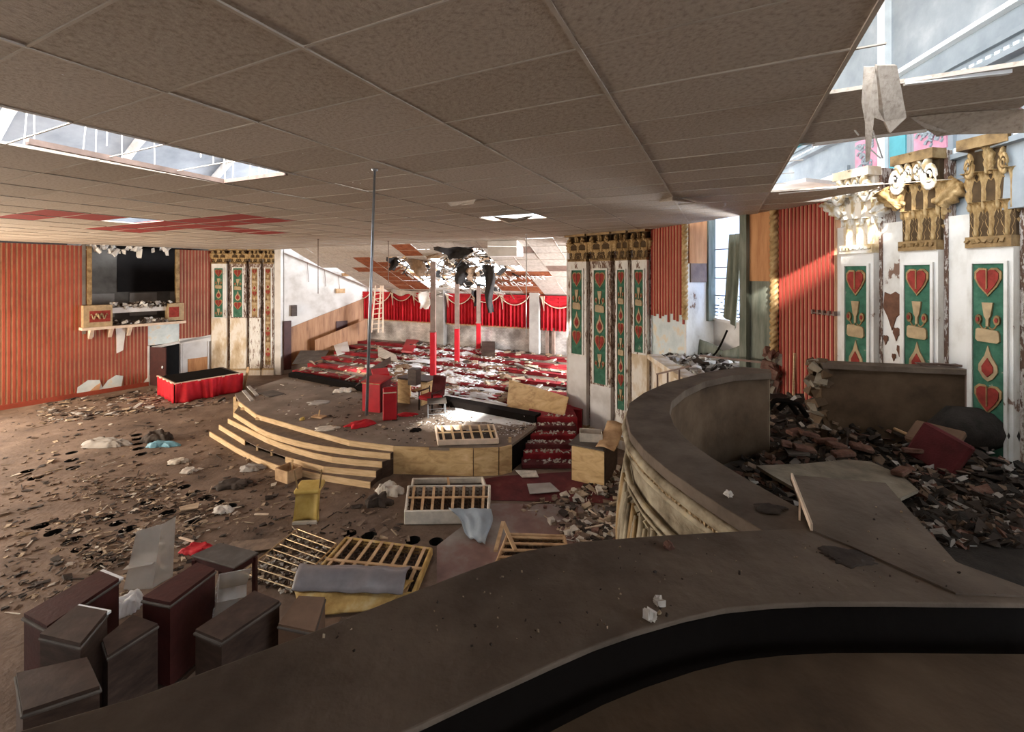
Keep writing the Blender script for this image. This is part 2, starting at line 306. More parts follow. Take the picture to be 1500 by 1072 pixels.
for i in range(-30, 10):
    for j in range(-26, 26):
        c = [W(gu+TB*(i+a), gv+TA*(j+b)) for a, b in ((.004, .008), (.996, .008), (.996, .992), (.004, .992))]
        q = clip(c, cpoly, .0)
        if len(q) < 3: continue
        ctr = sum(c, Vector())/4
        if ctr.x > 3.2 and 5.0 < ctr.y < 7.0:       # the hung ceiling stops short of the near pilasters
            nq = Vector((-.97, -.2425, 0))*.34; q = clip(q, [RW2+(RW2-RW3)*6+nq, RW3+(RW3-RW2)*4+nq, Vector((-40, -40, 0)), Vector((-40, 40, 0))])
            if len(q) < 3: continue
        ctr.z = CEIL; px, py = proj(ctr)
        if ctr.y > .2 and ((inpoly(px, py, H1)) or (inpoly(px, py, H2) and not inpoly(px, py, KEEP2)) or (i, j) in hset): continue
        ar = 0
        if min(v.y for v in q) > .35:
            pp = [proj((v.x, v.y, CEIL)) for v in q]; xs = [a for a, b in pp]; ys = [b for a, b in pp]
            if max(xs) > 0 and min(xs) < 1500 and max(ys) > 0: ar = (min(1500, max(xs))-max(0, min(xs)))*(max(ys)-max(0, min(ys)))
        tiles.append((ar, i, j, q))
tiles.sort(key=lambda t: -t[0])
rest = MB(); shared = {}
for k, (ar, i, j, q) in enumerate(tiles):
    mt = 'tilered' if (i, j) in red else ('tilestain' if random.random() < .22 else 'tile')
    if k < 300 and ar > 0:
        c0 = W(gu+TB*(i+.5), gv+TA*(j+.5), CEIL); full = len(q) == 4 and abs((q[0]-q[2]).length-math.hypot(TB*.992, TA*.984)) < .01
        key = mt if full else None
        if key in shared:
            o = bpy.data.objects.new('ceiling_tile', shared[key]); col.objects.link(o); o.parent = ceil_root; o.location = c0
        else:
            m = MB(); m.prism([v-Vector((c0.x, c0.y, 0)) for v in q], (0, 0, .02)); o = m.build('ceiling_tile', M[mt], None, loc=(0, 0, 0)); o.parent = ceil_root; o.location = c0
            if full: shared[key] = o.data
        sag = R(0, .006); o.location.z += .004-sag; o.rotation_euler = (R(-.006, .006), R(-.006, .006), 0)
    else: rest.prism([Vector((v.x, v.y, CEIL+.004)) for v in q], (0, 0, .02), ['tile', 'tilestain', 'tilered'].index(mt))
setp(rest.build('distant_tiles', [M['tile'], M['tilestain'], M['tilered']], ceil_root), kind='stuff')
def clipseg(a, b, conv):
    t0, t1 = 0., 1.; d = b-a; n = len(conv)
    for i in range(n):
        e = conv[(i+1) % n]-conv[i]; nn = Vector((e.y, -e.x, 0)); p = (a-conv[i]).dot(nn); dd = d.dot(nn)
        if abs(dd) < 1e-9:
            if p < 0: return None
        else:
            t = -p/dd
            if dd > 0: t0 = max(t0, t)
            else: t1 = min(t1, t)
    return (a+d*t0, a+d*t1) if t1-t0 > 1e-3 else None
c4 = F(1141, 284, CEIL); u4, v4 = c4.dot(U), c4.dot(V)
for i in range(-30, 10):
    s = clipseg(W(gu+TB*i, v4 if gu+TB*i > u4+.2 else -20), W(gu+TB*i, 30), cpoly)
    if s and max(s[0].y, s[1].y) > 1: MB().bar(s[0]+ZZ*(CEIL-.002), s[1]+ZZ*(CEIL-.002), .022, .010).build('grid_runner', M['tbar'], ceil_root)
for j in range(-26, 26):
    e_ = W(u4, gv+TA*j, CEIL); py_ = proj(e_)[1] if e_.y > .3 else -999
    s = clipseg(W(-45, gv+TA*j), W(u4 if (py_ < 280 and not 128 < py_ < 190) else 20, gv+TA*j), cpoly)
    if s and max(s[0].y, s[1].y) > 1: MB().bar(s[0]+ZZ*(CEIL-.001), s[1]+ZZ*(CEIL-.001), .012, .008).build('grid_crossbar', M['tbar'], ceil_root)
# bright grid members edging the torn corner, and dark rails of the open skylight strip
m = MB(); m.bar(F(1141, 283, CEIL), F(1226, 275, CEIL), .05, .03); m.build('edge_angle', M['tbarwhite'], ceil_root)
m = MB(); m.bar(F(1190, 211, CEIL), F(1357, 190, CEIL), .035, .03); m.build('edge_angle', M['tbarwhite'], ceil_root)
m = MB(); m.bar(F(1325, 121, CEIL), F(1480, 104, CEIL), .03, .03); m.build('edge_angle', M['tbarwhite'], ceil_root)
m = MB(); m.bar(F(40, 207, CEIL-.01), F(328, 266, CEIL-.01), .05, .05); m.bar(F(328, 266, CEIL-.01), F(420, 254, CEIL-.01), .03, .04); m.build('skylight_rail', M['rust'], ceil_root)
# torn tile slabs hanging at the right corner
def slab(name, pts, th, mt, label, cat, parent=None):
    a = [Vector(p) for p in pts]; n = (a[1]-a[0]).cross(a[2]-a[0]).normalized()*th
    m = MB(); m.prism(a, n); return setp(m.build(name, M[mt], parent), label, cat)
slab('broken_ceiling_tile', [P(1265,98,2.45), P(1283,98,2.42), P(1287,160,2.5), P(1280,175,2.52), P(1274,235,2.5), P(1268,238,2.5), P(1267,180,2.5), P(1262,150,2.48)], .02, 'tile', 'narrow torn ceiling tile strip dangling to a point at the torn corner', 'ceiling tile')
slab('broken_ceiling_tile', [P(1285,96,2.4), P(1314,96,2.4), P(1325,155,2.55), P(1328,172,2.6), P(1304,195,2.62), P(1296,178,2.6), P(1280,172,2.58), P(1281,150,2.55)], .02, 'tile', 'wide cracked ceiling tile slab folded down at the torn corner', 'ceiling tile')
slab('broken_ceiling_tile', [F(1333,172,CEIL-.01), F(1400,165,CEIL-.01), F(1500,160,CEIL-.03), F(1500,195,CEIL-.16), F(1400,197,CEIL-.12), F(1372,200,CEIL-.12), F(1355,188,CEIL-.08)], .02, 'tile', 'sagging ceiling tile with ragged edge above the white capital', 'ceiling tile')
slab('broken_ceiling_tile', [F(722,317,CEIL-.01), F(752,319,CEIL-.01), F(782,315,CEIL-.02), F(765,323,CEIL-.2), F(745,326,CEIL-.22)], .015, 'tile', 'drooping tile corner under the small hole in mid ceiling', 'ceiling tile')
slab('broken_ceiling_tile', [F(655,297,CEIL-.012), F(696,292,CEIL-.012), F(694,298,CEIL-.08), F(675,300,CEIL-.06), F(660,302,CEIL-.07)], .012, 'stagetile', 'pale peeling flake of tile under the mid ceiling', 'ceiling tile')
slab('broken_ceiling_tile', [F(966,296,CEIL-.01), F(985,289,CEIL-.01), F(1018,297,CEIL-.02), F(985,294,CEIL-.10)], .012, 'tile', 'popped tile corner near the right ceiling edge', 'ceiling tile')
# thin rods left hanging from the ceiling
def rod(px, y0, y1, r, mt, label, dx=0, r2=None):
    p = F(px, y0, CEIL); b = P(px+dx, y1, p.y); rt = empty('hanging_rod', (p.x, p.y, b.z), label, 'rod')
    MB().tube([b, p.lerp(b, .5), p], [r2 or r, r2 or r, r], 8).build('stem', M[mt], rt, True); MB().tube([p-ZZ*.02, p], [r*2.2, r*3], 10).build('canopy', M[mt], rt)
rod(549, 248, 608, .012, 'steel', 'long silver pipe hanging from the near ceiling in front of the stage', -12, .0165)
rod(466, 350, 430, .012, 'rust', 'thin dark rod hanging near the white sunlit side wall')
rod(569, 353, 415, .012, 'rust', 'thin dark rod hanging beside the rust-brown ceiling stripe')
rod(771, 343, 492, .013, 'tbarwhite', 'thin pale rod hanging in front of the red curtains')
# ------------------------------------------------------------------ walls
def nrm(A, B): d = (B-A).normalized(); return d, Vector((d.y, -d.x, 0))
def corr(name, A, B, z0, z1, rib, groove, parent=None, pitch=.115, dep=.02, zf=None):
    d, n = nrm(A, B); Ln = (B-A).length; k = max(1, round(Ln/pitch)); p = Ln/k; m = MB()
    for i in range(k):
        s = i*p; prof = [(0, 0), (.20, 0), (.26, dep), (.74, dep), (.80, 0), (1, 0)]
        zz0 = zf(s/Ln) if zf else z0
        for q in range(5):
            a = A+d*(s+prof[q][0]*p)+n*prof[q][1]; b = A+d*(s+prof[q+1][0]*p)+n*prof[q+1][1]
            m.add([a+ZZ*zz0, b+ZZ*zz0, b+ZZ*z1, a+ZZ*z1], [(0, 1, 2, 3)], 1 if q in (0, 4) else 0)
    m.box((A+B)/2-n*.06+ZZ*(z0+z1)/2, (Ln, .1, z1-z0), frame(d), 1) if not zf else None
    return m.build(name, [M[rib], M[groove]], parent, recalc=False)
def slabwall(name, A, B, z0, z1, mt, parent=None, th=.12, off=0):
    d, n = nrm(A, B); m = MB(); m.box((A+B)/2+n*(off-th/2)+ZZ*(z0+z1)/2, ((B-A).length, th, z1-z0), frame(d)); return m.build(name, M[mt], parent)
lw = lambda px: on_line(px, LW0, LW1)
LWe = LW0-LWd*2.6
wall_left = empty('wall_left', lw(128), 'left side wall of orange-red ribbed panelling around a dark box opening', None, kind='structure')
corr('ribbed_panel', LWe, lw(128), 0, CEIL-.06, 'ribred', 'ribtan', wall_left)
corr('ribbed_panel', lw(128), lw(217), 0, 2.45, 'ribred', 'ribtan', wall_left)
corr('ribbed_panel', lw(262), lw(313), 1.7, CEIL-.06, 'ribred', 'ribtan', wall_left)
slabwall('torn_plaster', lw(217), lw(264), 1.62, 2.5, 'paleblue', wall_left)
slabwall('white_panel', lw(264), lw(313), 0, 1.7, 'white', wall_left)
ld, ln = nrm(LW0, LW1)
m = MB(); m.bar(lw(222)+ln*.06+ZZ*1.52, lw(313)+ln*.06+ZZ*1.78, .08, .1); m.bar(lw(262)+ln*.05+ZZ*1.66, lw(313)+ln*.05+ZZ*1.64, .1, .22); m.build('white_beam', M['white'], wall_left)
m = MB(); m.box((lw(275)+lw(304))/2+ln*.012+ZZ*.55, ((lw(304)-lw(275)).length, .02, .6), frame(ld)); m.build('bare_board', M['orange'], wall_left)
m = MB(); m.box((lw(300)+lw(309))/2+ln*.03+ZZ*.95, (.05, .04, 1.5), frame(ld)); m.box((lw(268))+ln*.03+ZZ*.95, (.05, .04, 1.5), frame(ld)); m.build('panel_stile', M['white'], wall_left)
# torn patches low on the ribbing
def patch(A, d, n, s0, z0, pts, mt, name, par, off=.045):
    m = MB(); m.prism([A+d*(s0+x)+n*off+ZZ*(z0+z) for x, z in pts], n*.015); m.build(name, M[mt], par)
pA = lw(112); patch(pA, ld, ln, 0, .12, [(0,0),(1.25,.04),(1.3,.42),(1.1,.5),(.85,.34),(.7,.1),(.62,.4),(.3,.46),(.02,.25)], 'paleblue', 'plaster_patch', wall_left)
patch(pA, ld, ln, .3, .12, [(0,0),(.3,0),(.35,.3),(.2,.2)], 'ribgold', 'plaster_patch', wall_left, .062)
pA = lw(170); patch(pA, ld, ln, 0, 1.45, [(0,0),(.2,.1),(.28,.95),(-.02,1.0),(.0,.5)], 'white', 'plaster_patch', wall_left)
pA = lw(128); patch(pA, ld, ln, 0, 2.15, [(0,0),(.16,0),(.18,.25),(0,.25)], 'white', 'plaster_patch', wall_left)
pA = lw(205); patch(pA, ld, ln, 0, 0, [(0,0),(.35,0),(.34,.45),(.2,.3)], 'white', 'plaster_patch', wall_left)
# box recess
A, B = lw(128), lw(262)
slabwall('recess_back', A-ln*2.2, B-ln*2.2+ld*2, 2.3, 6.2, 'greydark', wall_left)
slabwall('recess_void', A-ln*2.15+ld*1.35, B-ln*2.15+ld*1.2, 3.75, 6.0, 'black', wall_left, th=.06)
slabwall('recess_patch', A-ln*2.14, A-ln*2.14+ld*1.25, 2.7, 3.7, 'greymid', wall_left, th=.05)
slabwall('recess_patch', A-ln*2.14+ld*1.75, A-ln*2.14+ld*2.7, 2.7, 3.7, 'greymid', wall_left, th=.05)
slabwall('recess_patch', A-ln*2.14+ld*3.2, A-ln*2.14+ld*4.4, 2.7, 3.7, 'greymid', wall_left, th=.05)
m = MB(); m.box((A+B)/2-ln*1.2+ZZ*2.4, ((B-A).length+3, 2.0, .1), frame(ld)); m.build('recess_floor', M['greydark'], wall_left)
m = MB(); m.box((A+B)/2-ln*1.3+ZZ*6.1, ((B-A).length+4, 2.0, .1), frame(ld)); m.build('recess_ceiling', M['greydark'], wall_left)
m = MB(); m.box(B-ln*1.1+ld*1.6+ZZ*4.2, (.1, 2.3, 3.8), frame(ld)); m.box(A-ln*1.1-ld*.1+ZZ*4.2, (.1, 2.3, 3.8), frame(ld)); m.build('recess_side', M['greydark'], wall_left)
for px, nm in ((130, 'gilt_jamb'), (259, 'gilt_jamb')):
    m = MB(); m.box(lw(px)+ln*.05+ZZ*4.3, (.13, .14, 2.5), frame(ld)); m.build(nm, M['gold'], wall_left)
m = MB()
for k in range(26):
    p = lw(R(128, 262)); m.chunk(p+ln*R(-.1, .1)+ZZ*(CEIL-R(.02, .3)), (R(.05, .16), R(.04, .1), R(.1, .35)))
setp(m.build('torn_fringe', M['whitepaint'], wall_left), kind='stuff')
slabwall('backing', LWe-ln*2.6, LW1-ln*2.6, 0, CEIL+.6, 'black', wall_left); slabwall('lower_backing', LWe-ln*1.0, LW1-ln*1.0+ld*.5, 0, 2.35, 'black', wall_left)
# parapet of the left box
lb = empty('box_parapet', lw(118)+ln*.35+ZZ*2.45, 'small broken box balcony on the left wall with red-panelled tan blocks', 'balcony')
def bl(s0, s1, y0, y1, z0, z1, nm, mt):
    m = MB(); A_ = lw(118); m.box(A_+ld*(s0+s1)/2+ln*(y0+y1)/2+ZZ*(z0+z1)/2, (s1-s0, y1-y0, z1-z0), frame(ld)); return m.build(nm, M[mt], lb)
Lb = (lw(264)-lw(118)).length; s1 = (lw(160)-lw(118)).length; s2 = (lw(241)-lw(118)).length
bl(0, s1, .04, .42, 2.56, 3.36, 'corner_block', 'goldpale'); bl(s2, Lb, .04, .42, 2.6, 3.3, 'corner_block', 'goldpale')
for a, b in ((.16, s1-.06), (s2+.03, Lb-.18)):
    bl(a, b, .42, .435, 2.74, 3.16, 'red_panel', 'shieldred'); bl(a-.03, b+.03, .42, .45, 3.16, 3.2, 'panel_moulding', 'goldpale'); bl(a-.03, b+.03, .42, .45, 2.7, 2.74, 'panel_moulding', 'goldpale')
m = MB(); o = lw(118)+ld*(s1*.52)+ln*.45+ZZ*2.95
for sg in (-1, 1):
    m.tube([o+ld*sg*(.04+.2*t)+ZZ*(.1*math.sin(t*9))+ln*.01 for t in [k/12 for k in range(13)]], [.035*(1-k/16) for k in range(13)], 6)
m.chunk(o+ln*.02, (.12, .06, .16)); m.build('cartouche', M['goldpale'], lb)
bl(-.05, Lb+.05, 0, .5, 2.46, 2.56, 'ledge', 'cream'); bl(s1, s2, .02, .16, 3.02, 3.22, 'exposed_beam', 'white')
m = MB()
for k in range(120):
    q = R(0, 1); m.chunk(lw(118)+ld*(s1+(s2-s1)*q+R(-.1, .3))+ln*R(0, .42)+ZZ*(2.6+R(-.02, .12) if k % 2 else 3.25+R(-.05, .14)), (R(.04, .2), R(.04, .14), R(.03, .12)), k % 3)
setp(m.build('plaster_rubble', [M['whitepaint'], M['greymid'], M['lt2']], lb), kind='stuff')
for s in (.2, .75, 1.3): 
    m = MB(); A_ = lw(118); m.prism([A_+ld*s+ZZ*2.46, A_+ld*s+ZZ*2.1, A_+ld*s+ln*.08+ZZ*2.1, A_+ld*s+ln*.4+ZZ*2.46], ld*.1); m.build('bracket', M['cream'], lb)
# baseboard, door
m = MB(); m.box((LWe+lw(217))/2+ln*.05+ZZ*.08, ((lw(217)-LWe).length, .06, .16), frame(ld)); setp(m.build('baseboard_left', M['ribred'], None), 'worn red baseboard under the left ribbed wall', kind='structure')
d1 = empty('door_1', lw(240), 'open dark red door leaf beside a black doorway under the left box', None, kind='structure')
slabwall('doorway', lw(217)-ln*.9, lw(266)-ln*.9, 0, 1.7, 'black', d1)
m = MB(); hinge = lw(219); dd = (ln*.9+ld*.42).normalized(); m.box(hinge+dd*.4+ZZ*.78, (.8, .05, 1.55), frame(dd)); dl = m.build('door_leaf', M['darkred'], d1); bevel(dl)
kn = hinge+dd*.68-Vector((dd.y, -dd.x, 0))*-.06; MB().tube([kn+ZZ*.72, kn+ZZ*.78, kn+ZZ*.82], [.02, .035, .02], 8).build('door_knob', M['tbarwhite'], dl, True)
m = MB(); m.box(lw(217)+ln*.02+ZZ*.8, (.06, .1, 1.6), frame(ld)); m.box(lw(265)+ln*.02+ZZ*.8, (.07, .1, 1.65), frame(ld)); m.build('door_jamb', M['white'], d1)
m = MB(); m.box((-12, rear, 2.9), (46, .2, 6.4)); setp(m.build('wall_rear', M['greydark'], None), 'plain wall at the rear of the hall', kind='structure')
A, d_, n_ = Vector((-18.0, 11.4, 0)), Vector((.35, -.937, 0)), Vector((.937, .35, 0)); wr = empty('wall_rear_left', A, 'rear left wall with three tall window openings', None, kind='structure')  # invented wall out of view, frames the added left lamps
for a, b, z0, z1 in [(-1.6+3.2*i, -1.05+3.2*i, 0, 5.6) for i in range(4)]+[(-1.6, 8.5, 0, .85), (-1.6, 8.5, 3.75, 5.6)]:
    m = MB(); m.box(A+d_*(a+b)/2+ZZ*(z0+z1)/2-n_*.05, (b-a if b-a > 1 else 1.1, .25, z1-z0), frame(d_)); m.build('wall_piece', M['oldplaster'], wr)
m = MB()
for x0, x1, y0, y1 in ((1.5, 2.5, -10, 14), (3.7, 9.4, -10, 14), (2.5, 3.7, -10, -.4), (2.5, 3.7, .9, 14), (-.8, 1.5, -10, 2.4)): m.box(((x0+x1)/2, (y0+y1)/2, 8.9), (x1-x0, y1-y0, .2))
setp(m.build('ceiling_roof', M['greymid'], None), 'remaining roof over the right side of the hall', kind='structure')  # added to cut sky light; its gap lets a patch of sun through
# ---- right wall
rw = lambda px: on_line(px, RP1, RW1)
rd, rn = nrm(RP1, RW1)
wall_right = empty('wall_right', RW1, 'right side wall of red ribbed panelling, plaster and a windowed recess', None, kind='structure')
corr('ribbed_panel', RP1, rw(1004), 3.45, CEIL+.04, 'ribredr', 'ribgold', wall_right, pitch=.1, zf=lambda t: 3.5+.12*math.sin(t*40)*math.sin(t*9)-.02*t)
slabwall('plaster_panel', RP1, rw(1004), 2.45, CEIL, 'paleblue', wall_right, off=-.01)
slabwall('lower_wall', RP1, RW3+(RW3-RW2)*3, 0, 2.45, 'oldplaster', wall_right, off=-.3)
slabwall('lower_wall', RP1, RW1, 0, 2.45, 'oldplaster', wall_right)
slabwall('orange_panel', rw(1097), rw(1144), 4.38, CEIL+.04, 'orange', wall_right, off=.02); slabwall('canvas_panel', rw(1097), rw(1144), 2.3, 4.42, 'greengrey', wall_right)
slabwall('canvas_edge', rw(1089), rw(1099), 2.3, CEIL+.04, 'greengrey', wall_right, th=.25, off=.1)
corr('ribbed_panel', RW1+(RW1-RP1).normalized()*-.05, RW2-(RW2-RW1).normalized()*.02, 2.2, CEIL+.04, 'ribredr', 'ribgold', wall_right, pitch=.073, dep=.022)
slabwall('pier', RW2, RW3+(RW3-RW2)*3, 2.2, 5.2, 'whitepaint', wall_right, off=-.02)
m = MB(); q = on_line(1213, RW1, RW2); d_, n_ = nrm(RW1, RW2)
for k in range(5): m.box(on_line(1194+k*8, RW1, RW2)+n_*.04+ZZ*(P(1200, 456, 7).z), (.03, .06, .07), frame(d_))
m.bar(on_line(1192, RW1, RW2)+n_*.05+ZZ*3.9, on_line(1228, RW1, RW2)+n_*.05+ZZ*3.89, .02); m.build('switch_row', M['rust'], wall_right)
pp_ = on_line(1306, RW2, RW3); dd2, nn2 = nrm(RW2, RW3)
for x0, z0, sc_ in ((0, 4.05, 1.0), (.05, 3.72, .35), (-.08, 3.62, .25), (.09, 3.5, .3), (.02, 3.4, .2)):
    patch(pp_, dd2, nn2, x0, z0, [(-.11*sc_, 0), (-.05*sc_, -.13*sc_), (0, -.3*sc_), (.05*sc_, -.12*sc_), (.12*sc_, -.05*sc_), (.12*sc_, .16*sc_), (.04*sc_, .22*sc_), (-.02*sc_, .18*sc_), (-.09*sc_, .21*sc_)], 'peelbrown', 'peeled_patch', wall_right, -.018)
m = MB(); a = on_line(1166, RW1, RW2)+n_*.06; m.bar(a+ZZ*2.3, a+ZZ*3.2+d_*.03, .03, .02); m.build('bare_lath', M['pine'], wall_right)
# recess with window
NA, NB = rw(1004), rw(1090); dep = .78
m = MB(); m.box(NA-rn*dep/2+ZZ*(4.1), (.06, dep, 3.4), frame(rd)); m.build('recess_reveal', M['whitepaint'], wall_right)
m = MB(); m.box(NA-rn*.3+rd*.045+ZZ*5.25, (.05, .5, 1.0), frame(rd)); m.build('recess_lining', M['orange'], wall_right)
m = MB(); m.box(NA-rn*.32+rd*.04+ZZ*4.55, (.05, .45, .45), frame(rd)); m.build('recess_lining', M['rust'], wall_right)
m = MB(); m.box(NA-rn*(dep-.12)+rd*.06+ZZ*4.6, (.08, .2, 2.3), frame(rd)); m.build('recess_post', M['greengrey'], wall_right)
BA, BB = NA-rn*dep, NB-rn*dep+rd*1.2
slabwall('recess_back', BA, BB, 2.3, 3.52, 'white', wall_right)
win = empty('window_1', (BA+BB)/2+ZZ*3.55, 'tall bright barred window in the recess of the right wall', None, kind='structure')
bk = lambda px: on_line(px, BA, BB)
zs = [3.55, 4.42, 4.66, 5.06, 6.0]
for a, b in zip(zs, zs[1:]):
    m = MB(); m.box((bk(1042)+bk(1098))/2+ZZ*(a+b)/2, ((bk(1098)-bk(1042)).length, .02, b-a-.02), frame(rd)); m.build('pane', M['glass'], win)
for z in zs[1:-1]: MB().bar(bk(1042)+rn*.03+ZZ*z, bk(1098)+rn*.03+ZZ*z, .025).build('glazing_bar', M['rust'], win)
m = MB(); m.bar(bk(1041)+ZZ*3.5+rn*.03, bk(1098)+ZZ*3.45+rn*.03, .1, .06); m.build('window_sill', M['white'], win)
m = MB()
for k in range(70):
    m.box(bk(R(1043, 1085))+rn*.025+ZZ*(3.58+.075*int(R(0, 7))), (R(.03, .16), .02, .03), frame(rd))
setp(m.build('debris_silhouette', M['greymid'], win), kind='stuff')
m = MB(); m.box((BA+BB)/2+rn*dep/2-rd*.3+ZZ*2.38, ((BB-BA).length+.4, dep+.1, .1), frame(rd)); m.build('recess_floor', M['oldplaster'], wall_right)
m = MB(); m.box((BA+BB)/2+rn*dep/2+ZZ*6.05, ((BB-BA).length, dep, .06), frame(rd)); m.build('recess_top', M['white'], wall_right)
# window drape and rags
m = MB(); c0 = bk(1082)+rn*.2
m.shell(lambda a, b: c0+rd*(-.05-.13*b+(.34+.14*b)*a*(1-.3*b*a))+rn*(.04*math.sin(a*14)+.03*b)+ZZ*(5.35-1.75*b-.25*a*b), 14, 8, rn*.008)
thing1(m, 'window_drape', M['greengrey'], 'ragged grey-green drape hanging at the barred window', 'curtain', smooth=True)
m = MB(); c0 = bk(1040)+rn*.35
m.shell(lambda a, b: c0+rd*(a*1.15)+rn*(.06*math.sin(a*11)+.1*b)+ZZ*(3.05-.12*math.sin(a*3.1)-.62*b+.05*math.sin(a*7+b*3)), 16, 6, rn*.01)
thing1(m, 'canvas_sheet', M['greengrey'], 'slumped dark canvas draped along the recess below the window', 'cloth', smooth=True)
m = MB(); a, b = bk(1052)+rn*.5+ZZ*2.75, bk(1092)+rn*.5+ZZ*3.35
m.tube([a.lerp(b, t)-ZZ*.28*math.sin(math.pi*t) for t in [k/10 for k in range(11)]], .02, 6); thing1(m, 'cable', M['lip'], 'black cable sagging across the window recess', 'cable', smooth=True)
# twisted gilt rope trims
def rope(A, z0, z1, r, nm, label):
    m = MB(); nz = int((z1-z0)/.012); n = 14; vs = []; 
    for i in range(nz+1):
        z = z0+(z1-z0)*i/nz
        for j in range(n):
            g = 2*math.pi*j/n; rr = r*(1+.2*math.cos(3*g-z*62)); vs.append((A.x+math.cos(g)*rr, A.y+math.sin(g)*rr, z))
    m.add(vs, [(i*n+j, i*n+(j+1) % n, (i+1)*n+(j+1) % n, (i+1)*n+j) for i in range(nz) for j in range(n)]); return setp(m.build(nm, M['goldleaf'], None, True), label, kind='structure')
rope(rw(1137)+rn*.05, 3.05, CEIL, .062, 'trim_1', 'twisted gilt rope moulding beside the nearer red ribbed panel')
rope(rw(1006)+rn*.05, 3.5, CEIL, .06, 'trim_2', 'twisted gilt rope moulding at the far side of the window recess')
m = MB()
for k in range(26): m.chunk(rw(1137)+rn*R(0, .12)+rd*R(-.1, .08)+ZZ*R(2.35, 3.15), (R(.08, .2), R(.08, .2), R(.08, .22)), k % 2)
setp(m.build('crumbled_plaster', [M['dullslab'], M['brick']], wall_right), kind='stuff')
m = MB(); m.bar(rw(1137)+rn*.1+ZZ*2.95, rw(1060)+rn*.6+ZZ*2.92, .035); thing1(m, 'iron_bar', M['rust'], 'thin iron bar lying between the box rail and rope moulding', 'bar')
# upper hall wall seen through the torn corner
ua = lambda y, z, o=0: Vector((4.69+.13*y-o, y, z))
wall_upper = empty('wall_upper', (5.6, 7, 5.6), 'grey upper wall with pink and teal panels above the torn ceiling', None, kind='structure')
def ub(y0, y1, z0, z1, mt, nm, t=.04, o=0): 
    m = MB(); m.prism([ua(y0, z0, o), ua(y1, z0, o), ua(y1, z1, o), ua(y0, z1, o)], (-t, 0, 0)); return m.build(nm, M[mt], wall_upper)
ub(1.5, 13, 5.2, 9.2, 'greywall', 'wall_face', -.2)
for y0, y1, z0, z1, mt in ((6.55, 7.05, 6.06, 6.62, 'pink'), (5.35, 5.85, 6.06, 6.62, 'pink'), (6.0, 6.3, 6.0, 6.6, 'teal'), (7.35, 9.9, 5.75, 6.25, 'upperwhite'), (4.1, 4.6, 6.06, 6.62, 'pink')):
    ub(y0-.07, y1+.07, z0-.07, z1+.07, 'greywall', 'panel_frame', .05); ub(y0, y1, z0, z1, mt, 'wall_panel', .02, .05)
    if mt == 'pink':
        m = MB()
        for k in range(16):
            c = ua(R(y0+.08, y1-.08), R(z0+.1, z1-.1), .08); m.tube([c+Vector((0, .05*math.cos(t), .05*math.sin(t))) for t in [x*.7 for x in range(7)]], .018, 5)
        m.build('scroll_relief', M['greywall'], wall_upper)
for z, t, nm in ((5.88, .1, 'cornice'), (6.78, .14, 'cornice'), (7.0, .06, 'cornice')): ub(1.5, 13, z, z+.06, 'greywall', nm, t)
m = MB()
for z in (5.97, 6.87):
    for k in range(80):
        y = 4+k*.1
        m.box(ua(y, z, .05), (.07, .055, .07))
setp(m.build('dentils', M['upperwhite'], wall_upper), kind='stuff')
ub(6.35, 6.5, 5.4, 8.6, 'upperwhite', 'upper_pilaster', .1); ub(1.5, 13, 7.3, 7.36, 'upperwhite', 'upper_pipe', .1); ub(7.2, 13, 7.06, 7.1, 'teal', 'upper_pipe', .12)
m = MB()
for a, b in (((1242,178), (1258,198)), ((1276,183), (1293,232)), ((1272,216), (1290,232))): m.tube([P(*a, 3.4), P(*b, 3.4)], .006, 5)
setp(m.build('hanger_wires', M['tbarwhite'], wall_upper), kind='stuff')
# vault over the left of the hall, seen through the skylight strip
def vault(o): return lambda a, b: W(-22.5+15*(1-math.cos(a*math.pi*.5))*1.0, -2+26*b, 5.7+(6.2-o)*math.sin(a*math.pi*.5))
m = MB(); m.surf(vault(0), 14, 10); wu2 = setp(m.build('wall_vault', M['vaultgrey'], None, True), 'pale plaster vault above the open skylight strip', kind='structure')
m = MB()
for k in range(9):
    fn = vault(.25); m.tube([Vector(fn(a/12, k/8+.03))-wu2.location*0 for a in range(13)], .16, 6)
rb = m.build('vault_rib', M['white'], wu2, True); rb.location = (0, 0, 0)
m = MB()
for k in range(34):
    p = W(R(-6.0, -3.2), R(1.0, 4.2)); m.tube([p+ZZ*CEIL, p+Vector((R(-.1, .1), R(-.1, .1), R(1.2, 2.2)))+ZZ*CEIL], .006, 4)
setp(m.build('hanger_wires', M['tbarwhite'], ceil_root), kind='stuff')
# ------------------------------------------------------------------ pilasters with gilt capitals
def leaf_mesh(nm, mt):
    m = MB()
    def fn(a, b):
        t = b; s = a*2-1; wd = .5*(.5+.46*math.sin(math.pi*min(1, t*1.05)))*(1+.26*math.sin(t*26))*(1 if t < .9 else .75)
        y = .10+.05*t+.62*max(0, t-.45)**1.6*2.0; z = t*1.06-.5*max(0, t-.72)**1.3*3
        return Vector((s*wd, y-.34*s*s+.13*math.cos(s*8.5)*(1-t*.5), z))
    m.shell(fn, 8, 12, (0, -.06, 0)); o = m.build(nm, mt, None, True, loc=(0, 0, 0)); me = o.data; bpy.data.objects.remove(o); return me
LEAF = {'gold': leaf_mesh('leaf', M['goldleaf']), 'capwhite': leaf_mesh('leaf', M['capwhite'])}
def vol_mesh(mt):
    m = MB(); pts = []; rr = []
    for k in range(30):
        g = k/29*math.pi*4.2; r = .5*(1-k/33); pts.append(Vector((math.cos(g+1.6)*r, .1+.10*k/29, math.sin(g+1.6)*r))); rr.append(.14*(1-k/45))
    m.tube(pts, rr, 7); o = m.build('volute', mt, None, True, loc=(0, 0, 0)); me = o.data; bpy.data.objects.remove(o); return me
